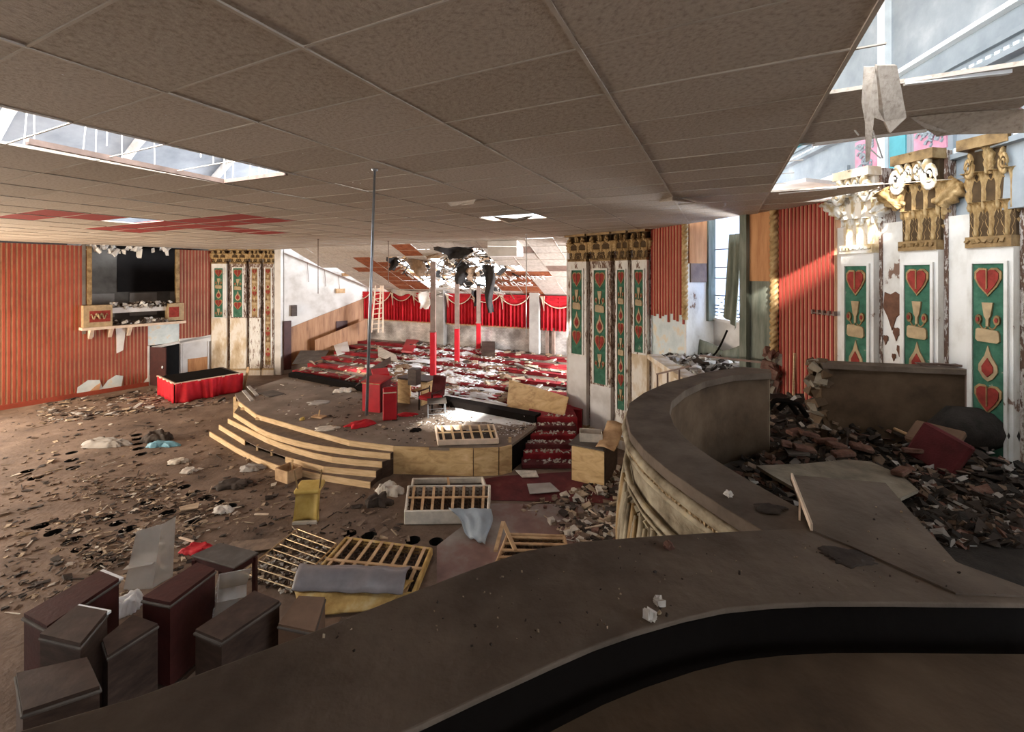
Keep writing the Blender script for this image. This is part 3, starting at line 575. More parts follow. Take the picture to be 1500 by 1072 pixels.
VOL = {'gold': vol_mesh(M['goldleaf']), 'capwhite': vol_mesh(M['capwhite'])}
def pilaster(A, B, zb, z1, ztop, pz0, pz1, shaft, label, group, panel='green', capm='gold', nleaf=2, lower=None, dep=.14, vol=False, motif_scale=None, orn=True, base=True, pf=.58, sv=1.32):
    """shaft from zb to z1, capital z1..ztop, coloured panel pz0..pz1"""
    d, n = nrm(A, B); wd = (B-A).length; F3 = frame(d); F4 = F3.copy(); F4.col[1] = n; 
    c = (A+B)/2; rt = empty('pilaster', Vector((c.x, c.y, zb)), label, 'pilaster', group)
    q = lambda x, y, z: c+d*x+n*y+ZZ*z
    def bx(x0, x1, y0, y1, a, b, nm, mt):
        m = MB(); m.box(q((x0+x1)/2, (y0+y1)/2, (a+b)/2), (x1-x0, y1-y0, b-a), F3); return m.build(nm, M[mt], rt)
    bx(-wd/2, wd/2, -.25, 0, zb, ztop-.02, 'backing', 'peelheavy')
    sw = wd*.86
    if lower and pz0 > zb+.3:
        bx(-sw/2, sw/2, 0, dep, pz0-.05, z1, 'shaft', shaft); bx(-sw/2*1.0, sw/2, 0, dep, zb, pz0-.05, 'bare_shaft', lower)
    else: bx(-sw/2, sw/2, 0, dep, zb, z1, 'shaft', shaft)
    if base:
        bx(-wd*.5, wd*.5, 0, dep+.06, zb, zb+.22, 'plinth', 'oldplaster'); bx(-wd*.47, wd*.47, 0, dep+.04, zb+.22, zb+.30, 'base_moulding', 'goldpale')
    pw = sw*pf
    bx(-pw/2, pw/2, dep, dep+.008, pz0, pz1, 'panel', panel)
    fw = sw*.07
    for x in (-pw/2-fw, pw/2): bx(x, x+fw, dep, dep+.03, pz0, pz1+fw, 'panel_frame', 'whitepaint')
    bx(-pw/2, pw/2, dep, dep+.03, pz1, pz1+fw, 'panel_frame', 'whitepaint')
    if orn:
        ms = motif_scale or pw*.86; z = pz1-.06*ms; k = 0; o = dep+.008; th = .026
        def pol(pts, y, t, nm, mt):
            mb = MB(); mb.prism([q(x*ms, y, z+b*ms*sv) for x, b in pts], n*t); return mb.build(nm, M[mt], rt)
        while z-.95*ms*sv > pz0:
            if k % 4 == 0:      # shield with red heart
                hp = [(.40*math.sin(t)**3*1.05, -.40+.36*(math.cos(t)*.95-.28*math.cos(2*t)-.12*math.cos(3*t))) for t in [i*2*math.pi/18 for i in range(18)]]
                pol([(x*1.24, -.42+(zz+.42)*1.18) for x, zz in hp], o, th*.6, 'gilt_shield', 'gold'); pol(hp, o+th*.5, th*.5, 'red_shield', 'shieldred'); pol([(-.02, -.1), (.02, -.1), (.02, -.66), (-.02, -.66)], o+th, th*.5, 'shield_spine', 'gold'); z -= .98*ms*sv
            elif k % 4 == 1:    # urn with side flowers
                pol([(-.2, -.05), (.2, -.05), (.12, -.42), (.05, -.5), (.05, -.7), (-.05, -.7), (-.05, -.5), (-.12, -.42)], o, th, 'gilt_urn', 'goldpale')
                for sg in (-1, 1):
                    pol([(sg*.34+.12*math.cos(t), -.52+.14*math.sin(t)) for t in [i*math.pi/4 for i in range(8)]], o, th, 'flower', 'gold'); pol([(sg*.34+.06*math.cos(t), -.52+.07*math.sin(t)) for t in [i*math.pi/3 for i in range(6)]], o+th, th*.4, 'flower_heart', 'shieldred')
                    g = MB(); g.tube([q(ms*sg*(.05+.32*t), o+.008, z-ms*sv*(.72-.5*t*t+.32*t)) for t in [i/6 for i in range(7)]], .02*ms+.003, 5); g.build('stem', M['gold'], rt)
                z -= .74*ms*sv
            elif k % 4 == 2:    # scroll plaque
                pol([(-.42, -.06), (-.36, -.02), (.36, -.06), (.42, -.12), (.44, -.34), (.36, -.40), (-.36, -.38), (-.44, -.32)], o, th, 'scroll_plaque', 'goldpale'); z -= .46*ms*sv
            else:               # flame bulb
                pol([(0, -.02), (.12, -.3), (.34, -.55), (.36, -.72), (.18, -.92), (0, -1.0), (-.18, -.92), (-.36, -.72), (-.34, -.55), (-.12, -.3)], o, th*.6, 'flame_bulb', 'goldpale')
                pol([(0, -.36), (.21, -.6), (.2, -.74), (0, -.88), (-.2, -.74), (-.21, -.6)], o+th*.5, th*.5, 'red_shield', 'shieldred'); z -= 1.02*ms*sv
            k += 1
    # capital
    H = ztop-z1; cw = wd*.96
    bx(-sw/2, sw/2, 0, dep+.03, z1, z1+H*.1, 'necking', capm)
    m = MB()
    for i in range(int(sw/.05)): m.chunk(q(-sw/2+.025+i*.05, dep+.035, z1+H*.06), (.035, .03, .045), jit=.1)
    m.build('bead_row', M[capm], rt)
    m = MB(); m.add([q(x*sw*.5*f, y, z_) for z_, f, yy in ((z1+H*.08, .98, dep-.05), (z1+H*.9, 1.0, dep-.02)) for x, y in ((-1, -.02), (1, -.02), (1, yy), (-1, yy))], [(0, 1, 5, 4), (1, 2, 6, 5), (2, 3, 7, 6), (3, 0, 4, 7), (4, 5, 6, 7), (0, 1, 2, 3)]); bell = m.build('capital', M['golddark'] if capm == 'gold' else M['oldplaster'], rt)
    m = MB(); m.box(q(0, (dep+.13)/2, (z1+H*.9+ztop)/2), (cw, dep+.13, ztop-z1-H*.9), F3); m.build('abacus', M['gold'] if capm == 'gold' else M['oldplaster'], bell)
    me = LEAF[capm]
    def put(mesh, nm, x, y, z_, sx, sy, sz, tilt=0):
        o = bpy.data.objects.new(nm, mesh); col.objects.link(o); o.parent = bell
        mm = Matrix.Identity(4); mm.col[0] = (*(d*sx), 0); mm.col[1] = (*(n*sy), 0); mm.col[2] = (*(ZZ*sz), 0)
        p = q(x, y, z_)-rt.location; mm.col[3] = (p.x, p.y, p.z, 1); o.matrix_local = mm @ Matrix.Rotation(tilt, 4, 'Y')
    for i in range(nleaf):
        x = (i+.5)/nleaf*sw-sw/2; put(me, 'leaf', x, dep-.05, z1+H*.1, sw/nleaf*1.12, .24, H*.40)
    for i in range(nleaf+1):
        x = i/nleaf*sw-sw/2; put(me, 'leaf', x*.92, dep-.05, z1+H*.34, sw/nleaf*1.12, .28, H*.44)
    if vol:
        for sg in (-1, 1):
            put(VOL['capwhite'], 'volute', sg*sw*.44, dep+.06, z1+H*.74, sg*sw*.42, .3, H*.30); put(VOL['capwhite'], 'volute', sg*sw*.12, dep+.05, z1+H*.80, -sg*sw*.24, .25, H*.2)
            put(me, 'leaf', sg*sw*.46, dep+.02, z1+H*.45, sw*.3, .35, H*.36, sg*.5)
        put(me, 'leaf', 0, dep+.05, z1+H*.72, sw*.26, .2, H*.34)
    else:
        for sg in (-1, 1): put(VOL[capm], 'volute', sg*sw*.38, dep+.03, z1+H*.74, sg*sw*.22, .2, H*.22)
        put(me, 'leaf', 0, dep+.03, z1+H*.66, sw*.22, .2, H*.30)
    return rt
rp = lambda t: RP0.lerp(RP1, t)
pilaster(rp(0), rp(.29), 0, 4.86, CEIL+.02, 2.25, 4.62, 'peel', 'green-panelled pilaster at the stage edge beside the red curtains, pale at its foot', None, lower='white', sv=1.6, nleaf=2)  # white lower shaft imitates the patch of light falling there
pilaster(rp(.30), rp(.60), 0, 4.86, CEIL+.02, 1.55, 4.62, 'peelheavy', 'second green-panelled pilaster from the stage, heavily flaked paint', None, lower='white', sv=1.6, nleaf=2)  # light patch continued by the white lower shaft
pilaster(rp(.62), rp(.79), 0, 4.86, CEIL+.02, 1.0, 4.62, 'peel', 'third slim green-panelled pilaster from the stage, far right group', None, sv=2.2, nleaf=2)
pilaster(rp(.81), rp(1.0), 0, 4.86, CEIL+.02, 2.55, 4.62, 'peel', 'slim pilaster touching the red ribbed panel by the window recess', None, lower='oldplaster', sv=2.0, nleaf=2)
lp = lambda t: LP0.lerp(LP1, t)
pilaster(lp(.0), lp(.26), 0, 4.98, CEIL+.02, 2.6, 4.78, 'whitepaint', 'green-panelled pilaster on the far left beside the orange ribbed wall', None, lower='oldplaster')
pilaster(lp(.28), lp(.56), 0, 4.98, CEIL+.02, 2.6, 4.78, 'peelheavy', 'second pilaster from the orange ribbed wall, bare plaster below', None, lower='oldplaster')
pilaster(lp(.58), lp(.77), 0, 4.98, CEIL+.02, 2.6, 4.78, 'peelheavy', 'third pilaster from the orange wall with narrow brown-gold panel', None, panel='gold', lower='peel')
pilaster(lp(.79), lp(.97), 0, 4.98, CEIL+.02, .45, 4.78, 'peelheavy', 'left pilaster next to the stage opening with full-height gold panel', None, panel='gold')
rr_ = lambda px: on_line(px, RW2, RW3)
pilaster(rr_(1236), rr_(1292), 2.3, 4.80, 5.98, 2.5, 4.62, 'whitepaint', 'near pilaster with whitened capital beside the red ribbed panel', None, capm='capwhite', nleaf=3, dep=.1, vol=True, base=False, pf=.68, sv=1.75)
pilaster(rr_(1322), rr_(1388), 2.3, 4.80, 6.02, 2.5, 4.62, 'whitepaint', 'nearest pilaster with half-gilded capital at the right edge', None, capm='gold', nleaf=3, dep=.1, vol=True, base=False, pf=.68, sv=1.75)
pilaster(rr_(1420), rr_(1500), 2.3, 4.80, 6.02, 2.5, 4.62, 'whitepaint', 'pilaster beyond the right edge past the half-gilded capital', None, capm='gold', nleaf=3, dep=.1, vol=False, base=False, pf=.68, sv=1.75)
# white edge returns of the stage opening
setp(slabwall('trim_3', RP0-V*.0, RP0+V*.9, 0, CEIL, 'white', th=.1, off=0), 'narrow white return of the right stage opening', kind='structure')
LPe = LP1; setp(slabwall('trim_4', lp(.98), LP1+Vector((.25, -.05, 0)), 0, CEIL, 'white', th=.25, off=.12), 'tall plain white post at the left stage opening', kind='structure')
# ------------------------------------------------------------------ stage house
BWc = lambda u, z=0: W(u, VB, z)
wall_back = empty('wall_back', BWc(-10), 'grey whitewashed brick back wall behind the choir steps', None, kind='structure')
slabwall('brick_wall', BWc(-17.2), BWc(2), 0, 2.25, 'brickgrey', wall_back); slabwall('upper_back', BWc(-17.2), BWc(2), 2.2, 3.9, 'white', wall_back, off=-.03)
m = MB(); m.bar(BWc(-17, 2.24)-V*.04, BWc(1, 2.24)-V*.04, .1, .08); m.build('curtain_ledge', M['slat'], wall_back)
def bu(px): p = on_line(px, BWc(-17), BWc(2)); return p.dot(U)
for px in (649, 786):
    u = bu(px); m = MB(); m.box(W(u, VB-.14, 1.9), (.42, .28, 3.8), frame(U)); m.build('white_pier', M['greymid'], wall_back)
for px in (803, 812): 
    u = bu(px); m = MB(); m.box(W(u, VB-.08, 1.5), (.12, .12, 1.6), frame(U)); m.build('dark_post', M['rust'], wall_back)
def curtain(pa, pb, zb, label):
    ua_, ub_ = bu(pa), bu(pb); wdt = ub_-ua_; rt = empty('stage_curtain', W((ua_+ub_)/2, VB-.15, zb), label, 'curtain')
    m = MB(); n = int(wdt/.035)
    m.shell(lambda a, b: W(ua_+wdt*a, VB-.14+.07*math.sin(a*wdt*36)+.02*math.sin(a*wdt*13), 3.62+(zb-3.62)*b), n, 3, V*.01); m.build('drape', M['redcloth'], rt, True)
    k = max(1, round(wdt/1.25))
    for i in range(k):
        u0 = ua_+wdt*i/k; sw_ = wdt/k; dp = R(.32, .5)
        m = MB(); m.shell(lambda a, b: W(u0+sw_*a, VB-.22-.04*math.sin(b*20), 3.64-b*dp*math.sin(math.pi*min(1, max(0, a)))**.7-.02*b), 14, 8, V*.01); m.build('swag', M['redcloth'], rt, True)
        m = MB(); m.shell(lambda a, b: W(u0+sw_*(.02+.10*b+.12*a*(1-b)), VB-.27-.02*math.sin(a*8), 3.62-.62*b*R(.98, 1.0)), 4, 6, V*.008); m.build('cream_tail', M['cream'], rt, True)
        m = MB(); m.tube([W(u0+sw_*a, VB-.26, 3.62-dp*math.sin(math.pi*a)**.7) for a in [x/14 for x in range(15)]], .022, 5); m.build('swag_trim', M['cream'], rt, True)
curtain(520, 641, 2.26, 'leftmost red pleated curtain with cream-edged swags behind the ladder')
curtain(657, 779, 2.26, 'wide middle red pleated curtain with cream swags on the back wall')
curtain(794, 850, 2.2, 'rightmost red pleated curtain beside the green-panelled pilaster')
# left stage wall
SL0 = Vector((-10.3, 19.75, 0)); SL1 = BWc(-16.35); sdv, sn = nrm(SL0, SL1)
wall_stage = empty('wall_stage_left', SL0, 'sunlit white stage side wall with sloping wood wainscot', None, kind='structure')
slabwall('white_wall', SL0, SL1, 0, 6.2, 'white', wall_stage)
m = MB(); m.prism([SL0+sn*.01+ZZ*.3, SL1+sn*.01+ZZ*.8, SL1+sn*.01+ZZ*3.35, SL0+sn*.01+ZZ*2.0], sn*.03); m.build('wainscot', M['panelwood'], wall_stage)
m = MB(); s0 = SL0.lerp(SL1, .42); m.bar(SL0.lerp(SL1, .3)+sn*.5+ZZ*1.45, SL1+sn*.55+ZZ*2.25-sdv*.3, .05, .06); m.prism([SL0.lerp(SL1, .3)+sn*.5+ZZ*.7, SL1+sn*.55+ZZ*.9-sdv*.3, SL1+sn*.55+ZZ*2.25-sdv*.3, SL0.lerp(SL1, .3)+sn*.5+ZZ*1.45], sn*.03); m.build('ramp_rail', M['panelwood'], wall_stage)
m = MB(); m.box(SL0.lerp(SL1, .66)+sn*.06+ZZ*1.75, (.55, .06, .95), frame(sdv)); m.build('dark_cupboard', M['darkred'], wall_stage)
m = MB(); m.bar(SL0+sn*.05+ZZ*5.45, SL1+sn*.05+ZZ*3.85, .05, .05); m.build('conduit', M['rust'], wall_stage)
for t, ln_, in ((.25, .9), (.45, .8), (.62, .7)):
    a = SL0.lerp(SL1, t)+sn*.07; z = 5.45-1.6*t; m = MB(); m.tube([a+ZZ*z, a+ZZ*(z-ln_)+sdv*.06], .014, 5); m.build('dangling_cable', M['rust'], wall_stage)
m = MB(); m.box(SL0.lerp(SL1, .64)+sn*.1+ZZ*(4.45-.75), (.42, .12, .22), frame(sdv)); m.build('junction_box', M['slat'], wall_stage)
m = MB(); m.box(SL0.lerp(SL1, .1)+sn*.1+ZZ*2.85, (.22, .14, .5), frame(sdv)); m.build('speaker_box', M['darkwood'], wall_stage)
m = MB(); m.box(SL0.lerp(SL1, .03)+sn*.08+ZZ*1.3, (.3, .1, 2.2), frame(sdv)); m.build('broken_casing', M['darkred'], wall_stage)
# sloping stage ceiling
sl_len = math.hypot(VB-VP, 2.0); sdir = (V*(VB-VP)-ZZ*2.0).normalized(); S0 = lambda u, s: W(u, VP, CEIL)+sdir*s
sceil = empty('ceiling_stage', W(-10, VP, CEIL), 'sloping pale tiled stage ceiling with rust stripes and a torn hole', None, kind='structure')
holeP = [(598,384),(640,372),(672,360),(716,360),(716,380),(742,386),(764,392),(735,402),(728,412),(748,428),(640,431),(612,402)]
holeQ = [(560,372),(585,374),(615,386),(622,402),(600,400),(575,388)]
brownP = [[(530,375),(572,384),(632,425),(598,424),(556,400),(528,402)], [(578,357),(615,359),(628,371),(590,373)], [(712,398),(740,388),(764,390),(816,438),(786,441),(735,421)], [(766,396),(808,396),(810,404),(768,404)]]
darkP = [[(757,357),(778,357),(802,374),(757,374)], [(800,392),(840,390),(840,400),(810,402)]]  # first patch paints the shadow beside the soffit box into the tiles
NS = 10; ds = sl_len/NS; du = 0.92
for i in range(16):
    for j in range(NS):
        u0 = -17.6+i*du; s0 = j*ds; c = S0(u0+du/2, s0+ds/2); px, py = proj(c)
        if inpoly(px, py, holeP) or inpoly(px, py, holeQ): continue
        if (c-SL0).dot(sn) < 1.15: continue
        if u0+du > -3.3: continue
        mt = 'stagebrown' if any(inpoly(px, py, q) for q in brownP) else ('rust' if any(inpoly(px, py, q) for q in darkP) else 'stagetile')
        m = MB(); a = [S0(u0+x*du, s0+y*ds) for x, y in ((.008, .012), (.992, .012), (.992, .988), (.008, .988))]
        dz = R(-.015, .01); m.prism([p+ZZ*dz for p in a], ZZ*.02); m.build('stage_ceiling_tile', M[mt], sceil)
for i in range(17):
    u = -17.6+i*du
    if u < -16.6: continue
    MB().bar(S0(u, 0)-ZZ*.005, S0(u, sl_len)-ZZ*.005, .022, .012).build('grid_runner', M['tbar'], sceil)
for j in range(NS+1): MB().bar(S0(-16.2, j*ds)-ZZ*.004, S0(-3.3, j*ds)-ZZ*.004, .016, .01).build('grid_crossbar', M['tbar'], sceil)
m = MB(); m.prism([LP1+ZZ*(CEIL+.03), RP0+ZZ*(CEIL+.03), W(-3.0, VP+.02, CEIL+.03), W(-17.0, VP+.7, CEIL+.03)], ZZ*.02); m.build('edge_soffit', M['stagetile'], sceil)
# painted words on the stage ceiling
def text(body, org, xd, yd, h, mt, name, par):
    cu = bpy.data.curves.new(name, 'FONT'); cu.body = body; cu.size = 1; cu.extrude = .01; cu.space_character = 1.05
    t = bpy.data.objects.new(name, cu); col.objects.link(t); bpy.context.view_layer.update()
    me = bpy.data.meshes.new_from_object(t.evaluated_get(bpy.context.evaluated_depsgraph_get())); bpy.data.objects.remove(t)
    o = bpy.data.objects.new(name, me); col.objects.link(o); me.materials.clear(); me.materials.append(M[mt])
    zd = xd.cross(yd); mm = Matrix.Identity(4); mm.col[0] = (*(xd*h*.78), 0); mm.col[1] = (*(yd*h), 0); mm.col[2] = (*zd, 0); p = org-par.location; mm.col[3] = (p.x, p.y, p.z, 1)
    o.parent = par; o.matrix_local = mm; return o
def s_at(px, py):    # point of the sloping ceiling
    k = Vector(((px-750)/FP, 1, (HY-py)/FP)); n = U.cross(sdir); o = W(0, VP, CEIL)-Vector((0, 0, CZ)); t = o.dot(n)/k.dot(n); return k*t+Vector((0, 0, CZ))
nd = U.cross(sdir).normalized()
if nd.z > 0: nd = -nd
text('OVE IS WHAT', s_at(722, 407)+nd*.06, U, -sdir, .46, 'white', 'painted_words', sceil)
text('VE DOES', s_at(734, 416)+nd*.06, U, -sdir, .46, 'white', 'painted_words', sceil)
# white soffit box, splintered framing, hanging tatters
m = MB(); p0, p1 = W(-7.0, VP+.05), W(-7.0, VP+.05); a = on_line(714, W(-15, VP), W(-4, VP)); b = on_line(757, W(-15, VP), W(-4, VP)); m.box((a+b)/2+V*.25+ZZ*(CEIL-.27), ((b-a).length, .5, .5), frame(U)); bevel(thing1(m, 'soffit_box', M['white'], 'plain white boxed soffit hanging at the stage ceiling edge', 'soffit'))
m = MB()
for k in range(420):
    px, py = R(575, 760), R(362, 430)
    if not (inpoly(px, py, holeP) or inpoly(px, py, holeQ)): continue
    p = s_at(px, py)+ZZ*R(-.35, .5)+V*R(0, .5); L_ = R(.3, 1.3); d_ = Vector((R(-1, 1), R(-1, 1), R(-.5, .35))).normalized()
    if k % 3: m.bar(p-d_*L_/2, p+d_*L_/2, R(.015, .06), R(.015, .05), k % 4)
    else: m.chunk(p, (R(.1, .5), R(.1, .4), R(.01, .05)), k % 4)
setp(m.build('splintered_framing', [M['tatterbrown'], M['cloth'], M['tatter'], M['stagetile']], sceil), kind='stuff')
m = MB()
for k in range(8): m.bar(W(-16.5+k*.9, VP+.3, 5.9+R(0, .2)), W(-16.5+k*.9+R(-.2, .4), VB-.2, 4.1+R(0, .2)), .06, .1)
m.bar(W(-17, 14.2, 5.2), W(-4, 14.2, 5.2), .1, .14); m.bar(W(-17, 15.8, 4.5), W(-4, 15.8, 4.5), .1, .14); setp(m.build('roof_joists', M['slat'], sceil), kind='stuff')
m = MB()
for k in range(30):
    a = s_at(R(625, 745), R(360, 398))+ZZ*R(.15, .8); m.box(a, (R(.4, 1.3), R(.25, .7), .03), rot(R(-35, 35), R(-30, 30), R(-60, 30)), k % 3)
setp(m.build('roof_deck_remnants', [M['tatter'], M['tatterbrown'], M['tatter']], sceil), kind='stuff')
def tatter(px, y0, y1, w0, w1, mt, label, Yo=0, lean=0):
    a = s_at(px, y0) if y0 > 362 else P(px, y0, 14.5); Y = a.y+Yo; top = P(px, y0, Y); bot = P(px+lean, y1, Y); hw0, hw1 = w0/FP*Y/2, w1/FP*Y/2; ph = R(0, 6)
    def fn(s, t):
        c = top.lerp(bot, t); wd = hw0+(hw1-hw0)*t; rag = .3*hw1*mnoise.noise(Vector((s*4, t*6, ph)))
        return c+Vector(((s*2-1)*wd+rag+.05*math.sin(t*7+ph), .10*math.sin(s*5+t*4+ph), .1*mnoise.noise(Vector((s*5, ph, t*3)))))
    m = MB(); m.shell(fn, 8, 14, (0, .02, 0)); thing1(m, 'hanging_tatter', M[mt], label, 'torn insulation', smooth=True)
tatter(715, 388, 458, 18, 8, 'tatter', 'longest black rag hanging from the stage ceiling hole', -.3, 4)
tatter(677, 385, 415, 22, 14, 'tatter', 'short wide black rag in the middle of the stage ceiling hole', -.3, -2)
tatter(697, 425, 448, 10, 6, 'tatter', 'small dark rag dangling over the middle red curtain', 0, 1)
tatter(577, 377, 396, 18, 10, 'tatter', 'small black scrap at the left end of the stage ceiling tear', -.4, -2)
tatter(606, 380, 404, 30, 12, 'tatterbrown', 'curled brown board peeling from the stage ceiling left of the post', -.2, 12)
tatter(690, 390, 405, 18, 10, 'tatterbrown', 'tan paper flap beside the longest black rag', -.5, 2)
tatter(622, 427, 452, 18, 14, 'cloth', 'pale ragged cloth hanging over the leftmost red curtain', -.3, 0)
tatter(665, 362, 378, 60, 30, 'tatter', 'dark collapsed lining at the top of the stage ceiling hole', .4, 8)
m = MB(); a0 = s_at(575, 424); b0 = s_at(650, 430)
m.shell(lambda s, t: a0.lerp(b0, s)-ZZ*(.15+.16*math.sin(s*9)**2)*t-V*.1+ZZ*.02+Vector((0, .1*math.sin(s*13), 0)), 20, 4, (0, .02, 0)); thing1(m, 'torn_sheet', M['cloth'], 'long torn pale sheet sagging along the top of the curtains', 'sheet', smooth=True)
# steel posts with red padded feet
ROWN = 6; RV0 = 11.75; RDV = .86; RZ0 = .72; RDZ = .10
def riser_z(v): return .62 if v < RV0 else RZ0+RDZ*min(ROWN-1, int((v-RV0)/RDV))
def post(px, py, ysplit, ytop, zb, label):
    p = F(px, py, zb); z = riser_z(p.dot(V)); p.z = z; sp = P(px, ysplit, p.y); tp = P(px, ytop, p.y); rt = empty('steel_post', p, label, 'post')
    m = MB(); m.box((sp+tp)/2, (.17, .17, tp.z-sp.z)); m.box(sp+ZZ*.02, (.22, .22, .05)); m.build('shaft', M['rust'], rt)
    m = MB(); m.box((p+sp)/2, (.2, .2, sp.z-p.z)); bevel(m.build('red_sleeve', M['redvinyl'], rt), .02)
post(634.5, 547, 486, 383, 1.0, 'nearest brown steel post with tall red sleeve on the choir steps')
post(669.5, 527, 481, 400, 1.1, 'middle steel post with red sleeve on the choir steps')
post(701, 512, 473, 418, 1.22, 'farthest steel post with red sleeve near the back wall')
# ------------------------------------------------------------------ choir risers
for k in range(ROWN):
    v0 = RV0+RDV*k; z = RZ0+RDZ*k; v1 = VB if k == ROWN-1 else v0+RDV
    uL = -15.2-.2*k; uR = -3.5
    rt = empty('choir_riser', W(-9.5, v0, 0), ['lowest', 'second lowest', 'third', 'fourth', 'second highest', 'highest'][k]+' long red-fronted choir step behind the stage', 'step', 'choir steps')
    m = MB(); m.box(W((uL+uR)/2, (v0+v1)/2+.03, z/2), (uR-uL, v1-v0-.06, z), frame(U)); m.build('platform', M['stagefloor'], rt)
    m = MB(); m.box(W((uL+uR)/2, v0+.02, z/2+.01), (uR-uL, .06, z+.02), frame(U)); m.box(W((uL+uR)/2, v0+.17, z+.006), (uR-uL, .36, .02), frame(U)); m.build('red_edge', M['redcarpet'], rt)
# ------------------------------------------------------------------ stage platform
SZ = .62
front = [F(344,577,SZ), F(351,588,SZ), F(377,607,SZ), F(447,627,SZ), F(513,645,SZ), F(577,653,SZ), F(650,656,SZ), F(730,655,SZ), F(749,651,SZ), F(786,624,SZ)]
back = [F(790,614,SZ), F(600,583,SZ), F(430,549,SZ)]
stage = empty('stage_platform', Vector((-4, 12.5, 0)), 'broad brown wooden stage platform with plywood front', 'stage')
m = MB(); m.prism([p-ZZ*.06 for p in front+back], ZZ*.06); m.build('deck', M['stagefloor'], stage)
def panel(a, b, z0, z1, nm, mt, par, t=.03, out=-1):
    a = Vector((a.x, a.y, 0)); b = Vector((b.x, b.y, 0)); d, n = nrm(a, b); m = MB(); m.prism([a+ZZ*z0, b+ZZ*z0, b+ZZ*z1, a+ZZ*z1], n*t*out); return m.build(nm, M[mt], par)
fa = front
panel(F(577,653,SZ), F(693,656,SZ), 0, SZ-.0, 'fascia_panel', 'ply', stage, .03, 1); panel(F(694,656,SZ), F(730,655,SZ), 0, SZ, 'fascia_panel', 'ply', stage, .03, 1); panel(F(731,655,SZ), F(749,651,SZ), 0, SZ, 'fascia_panel', 'ply', stage, .03, 1)
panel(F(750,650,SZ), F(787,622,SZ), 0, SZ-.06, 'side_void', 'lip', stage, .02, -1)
for i in range(1, 5): panel(fa[i], fa[i+1], SZ-.12, SZ+.002, 'edge_board', 'pine', stage, .03, 1)
for px, py in ((345,578), (348,585), (356,594), (378,608)):
    p = F(px, py, SZ); m = MB(); m.box((p.x, p.y, .28), (.09, .09, .56)); m.build('stud', M['pine'], stage)
m = MB(); p = F(765, 640, SZ); m.bar(F(747,648,SZ)+ZZ*.0, F(747,648,SZ)+ZZ*.12, .07, .04); m.build('corner_stub', M['pine'], stage)
# curved wooden steps
steps = empty('stage_steps', F(440, 690), 'curved pale pine steps of four treads up to the stage', 'steps')
SP = [[(308,632),(355,660),(400,680),(440,688),(477,696),(543,706)], [(322,622),(372,652),(420,669),(473,683),(551,690)], [(335,613),(400,645),(450,661),(497,671),(560,676)], [(343,604),(387,631),(425,643),(460,651),(515,659),(572,664)]]
SZs = [.125, .25, .375, .5]
curves = [[F(x, y, z) for x, y in s] for s, z in zip(SP, SZs)]
def resamp(pts, n):
    L = [0]
    for a, b in zip(pts, pts[1:]): L.append(L[-1]+(b-a).length)
    out = []
    for i in range(n+1):
        t = L[-1]*i/n; k = 0
        while k < len(L)-2 and L[k+1] < t: k += 1
        out.append(pts[k].lerp(pts[k+1], (t-L[k])/(L[k+1]-L[k])))
    return out
for k in range(4):
    c = resamp(curves[k], 10); nx = resamp(curves[k+1], 10) if k < 3 else resamp(front[1:6], 10)
    m = MB()
    for i in range(10):
        a, b = c[i], c[i+1]; q0 = Vector((nx[i].x, nx[i].y, SZs[k])); q1 = Vector((nx[i+1].x, nx[i+1].y, SZs[k])); dn = (q0-a).normalized()*.08
        m.prism([a-ZZ*.02, b-ZZ*.02, q1+dn-ZZ*.02, q0+dn-ZZ*.02], ZZ*.02)
    m.build('tread', M['carpetbrown'], steps)
    zb = SZs[k-1] if k else 0
    for i in range(10):
        if (k == 1 and i in (3, 4, 5)) : continue
        a, b = c[i], c[i+1]; d, n = nrm(Vector((a.x, a.y, 0)), Vector((b.x, b.y, 0))); m = MB()
        m.prism([Vector((a.x, a.y, zb)), Vector((b.x, b.y, zb)), Vector((b.x, b.y, SZs[k]+.004)), Vector((a.x, a.y, SZs[k]+.004))], n*.025); m.build('riser_board', M['pine'], steps)
    a = c[10]; b = nx[10]; m = MB(); m.prism([Vector((a.x, a.y, 0)), Vector((b.x, b.y, 0)), Vector((b.x, b.y, SZs[k]-.01)), Vector((a.x, a.y, SZs[k]-.01))], Vector((-.02, 0, 0))); m.build('end_board', M['darkwood'], steps)
m = MB(); c = resamp(curves[1], 10); m.box(c[4]-ZZ*.06+Vector((0, .05, 0)), (.05, .05, .13)); m.box(c[5]-ZZ*.06+Vector((0, .05, 0)), (.05, .05, .13)); m.build('prop', M['pine'], steps)
# red carpeted stairs right of the stage
st = empty('carpeted_stairs', F(800, 688), 'dark red carpeted stairs between the stage and the peeling pilasters', 'stairs')
for k in range(6):
    z0 = .125*k; a0 = F(768, 690-14.0*k+ (0), 0); yb = 10.1+.27*k; m = MB()
    xl, xr = .22+.05*k, 1.42+.06*k
    m.box(((xl+xr)/2, yb+.75, (z0+.125)/2), (xr-xl, 1.5, z0+.125)); o = m.build('step', M['redcarpet'] if k % 2 else M['darkcarpet'], st); bevel(o, .03, 2)
m = MB()
for k in range(240):
    s = int(R(0, 6)); m.chunk((R(.3, 1.6), 10.13+.27*s+R(0, .2), .125*(s+1)+.01), (R(.02, .09), R(.02, .07), R(.008, .025)), k % 2)
setp(m.build('stair_dust', [M['plaster'], M['lt4']], st), kind='stuff')
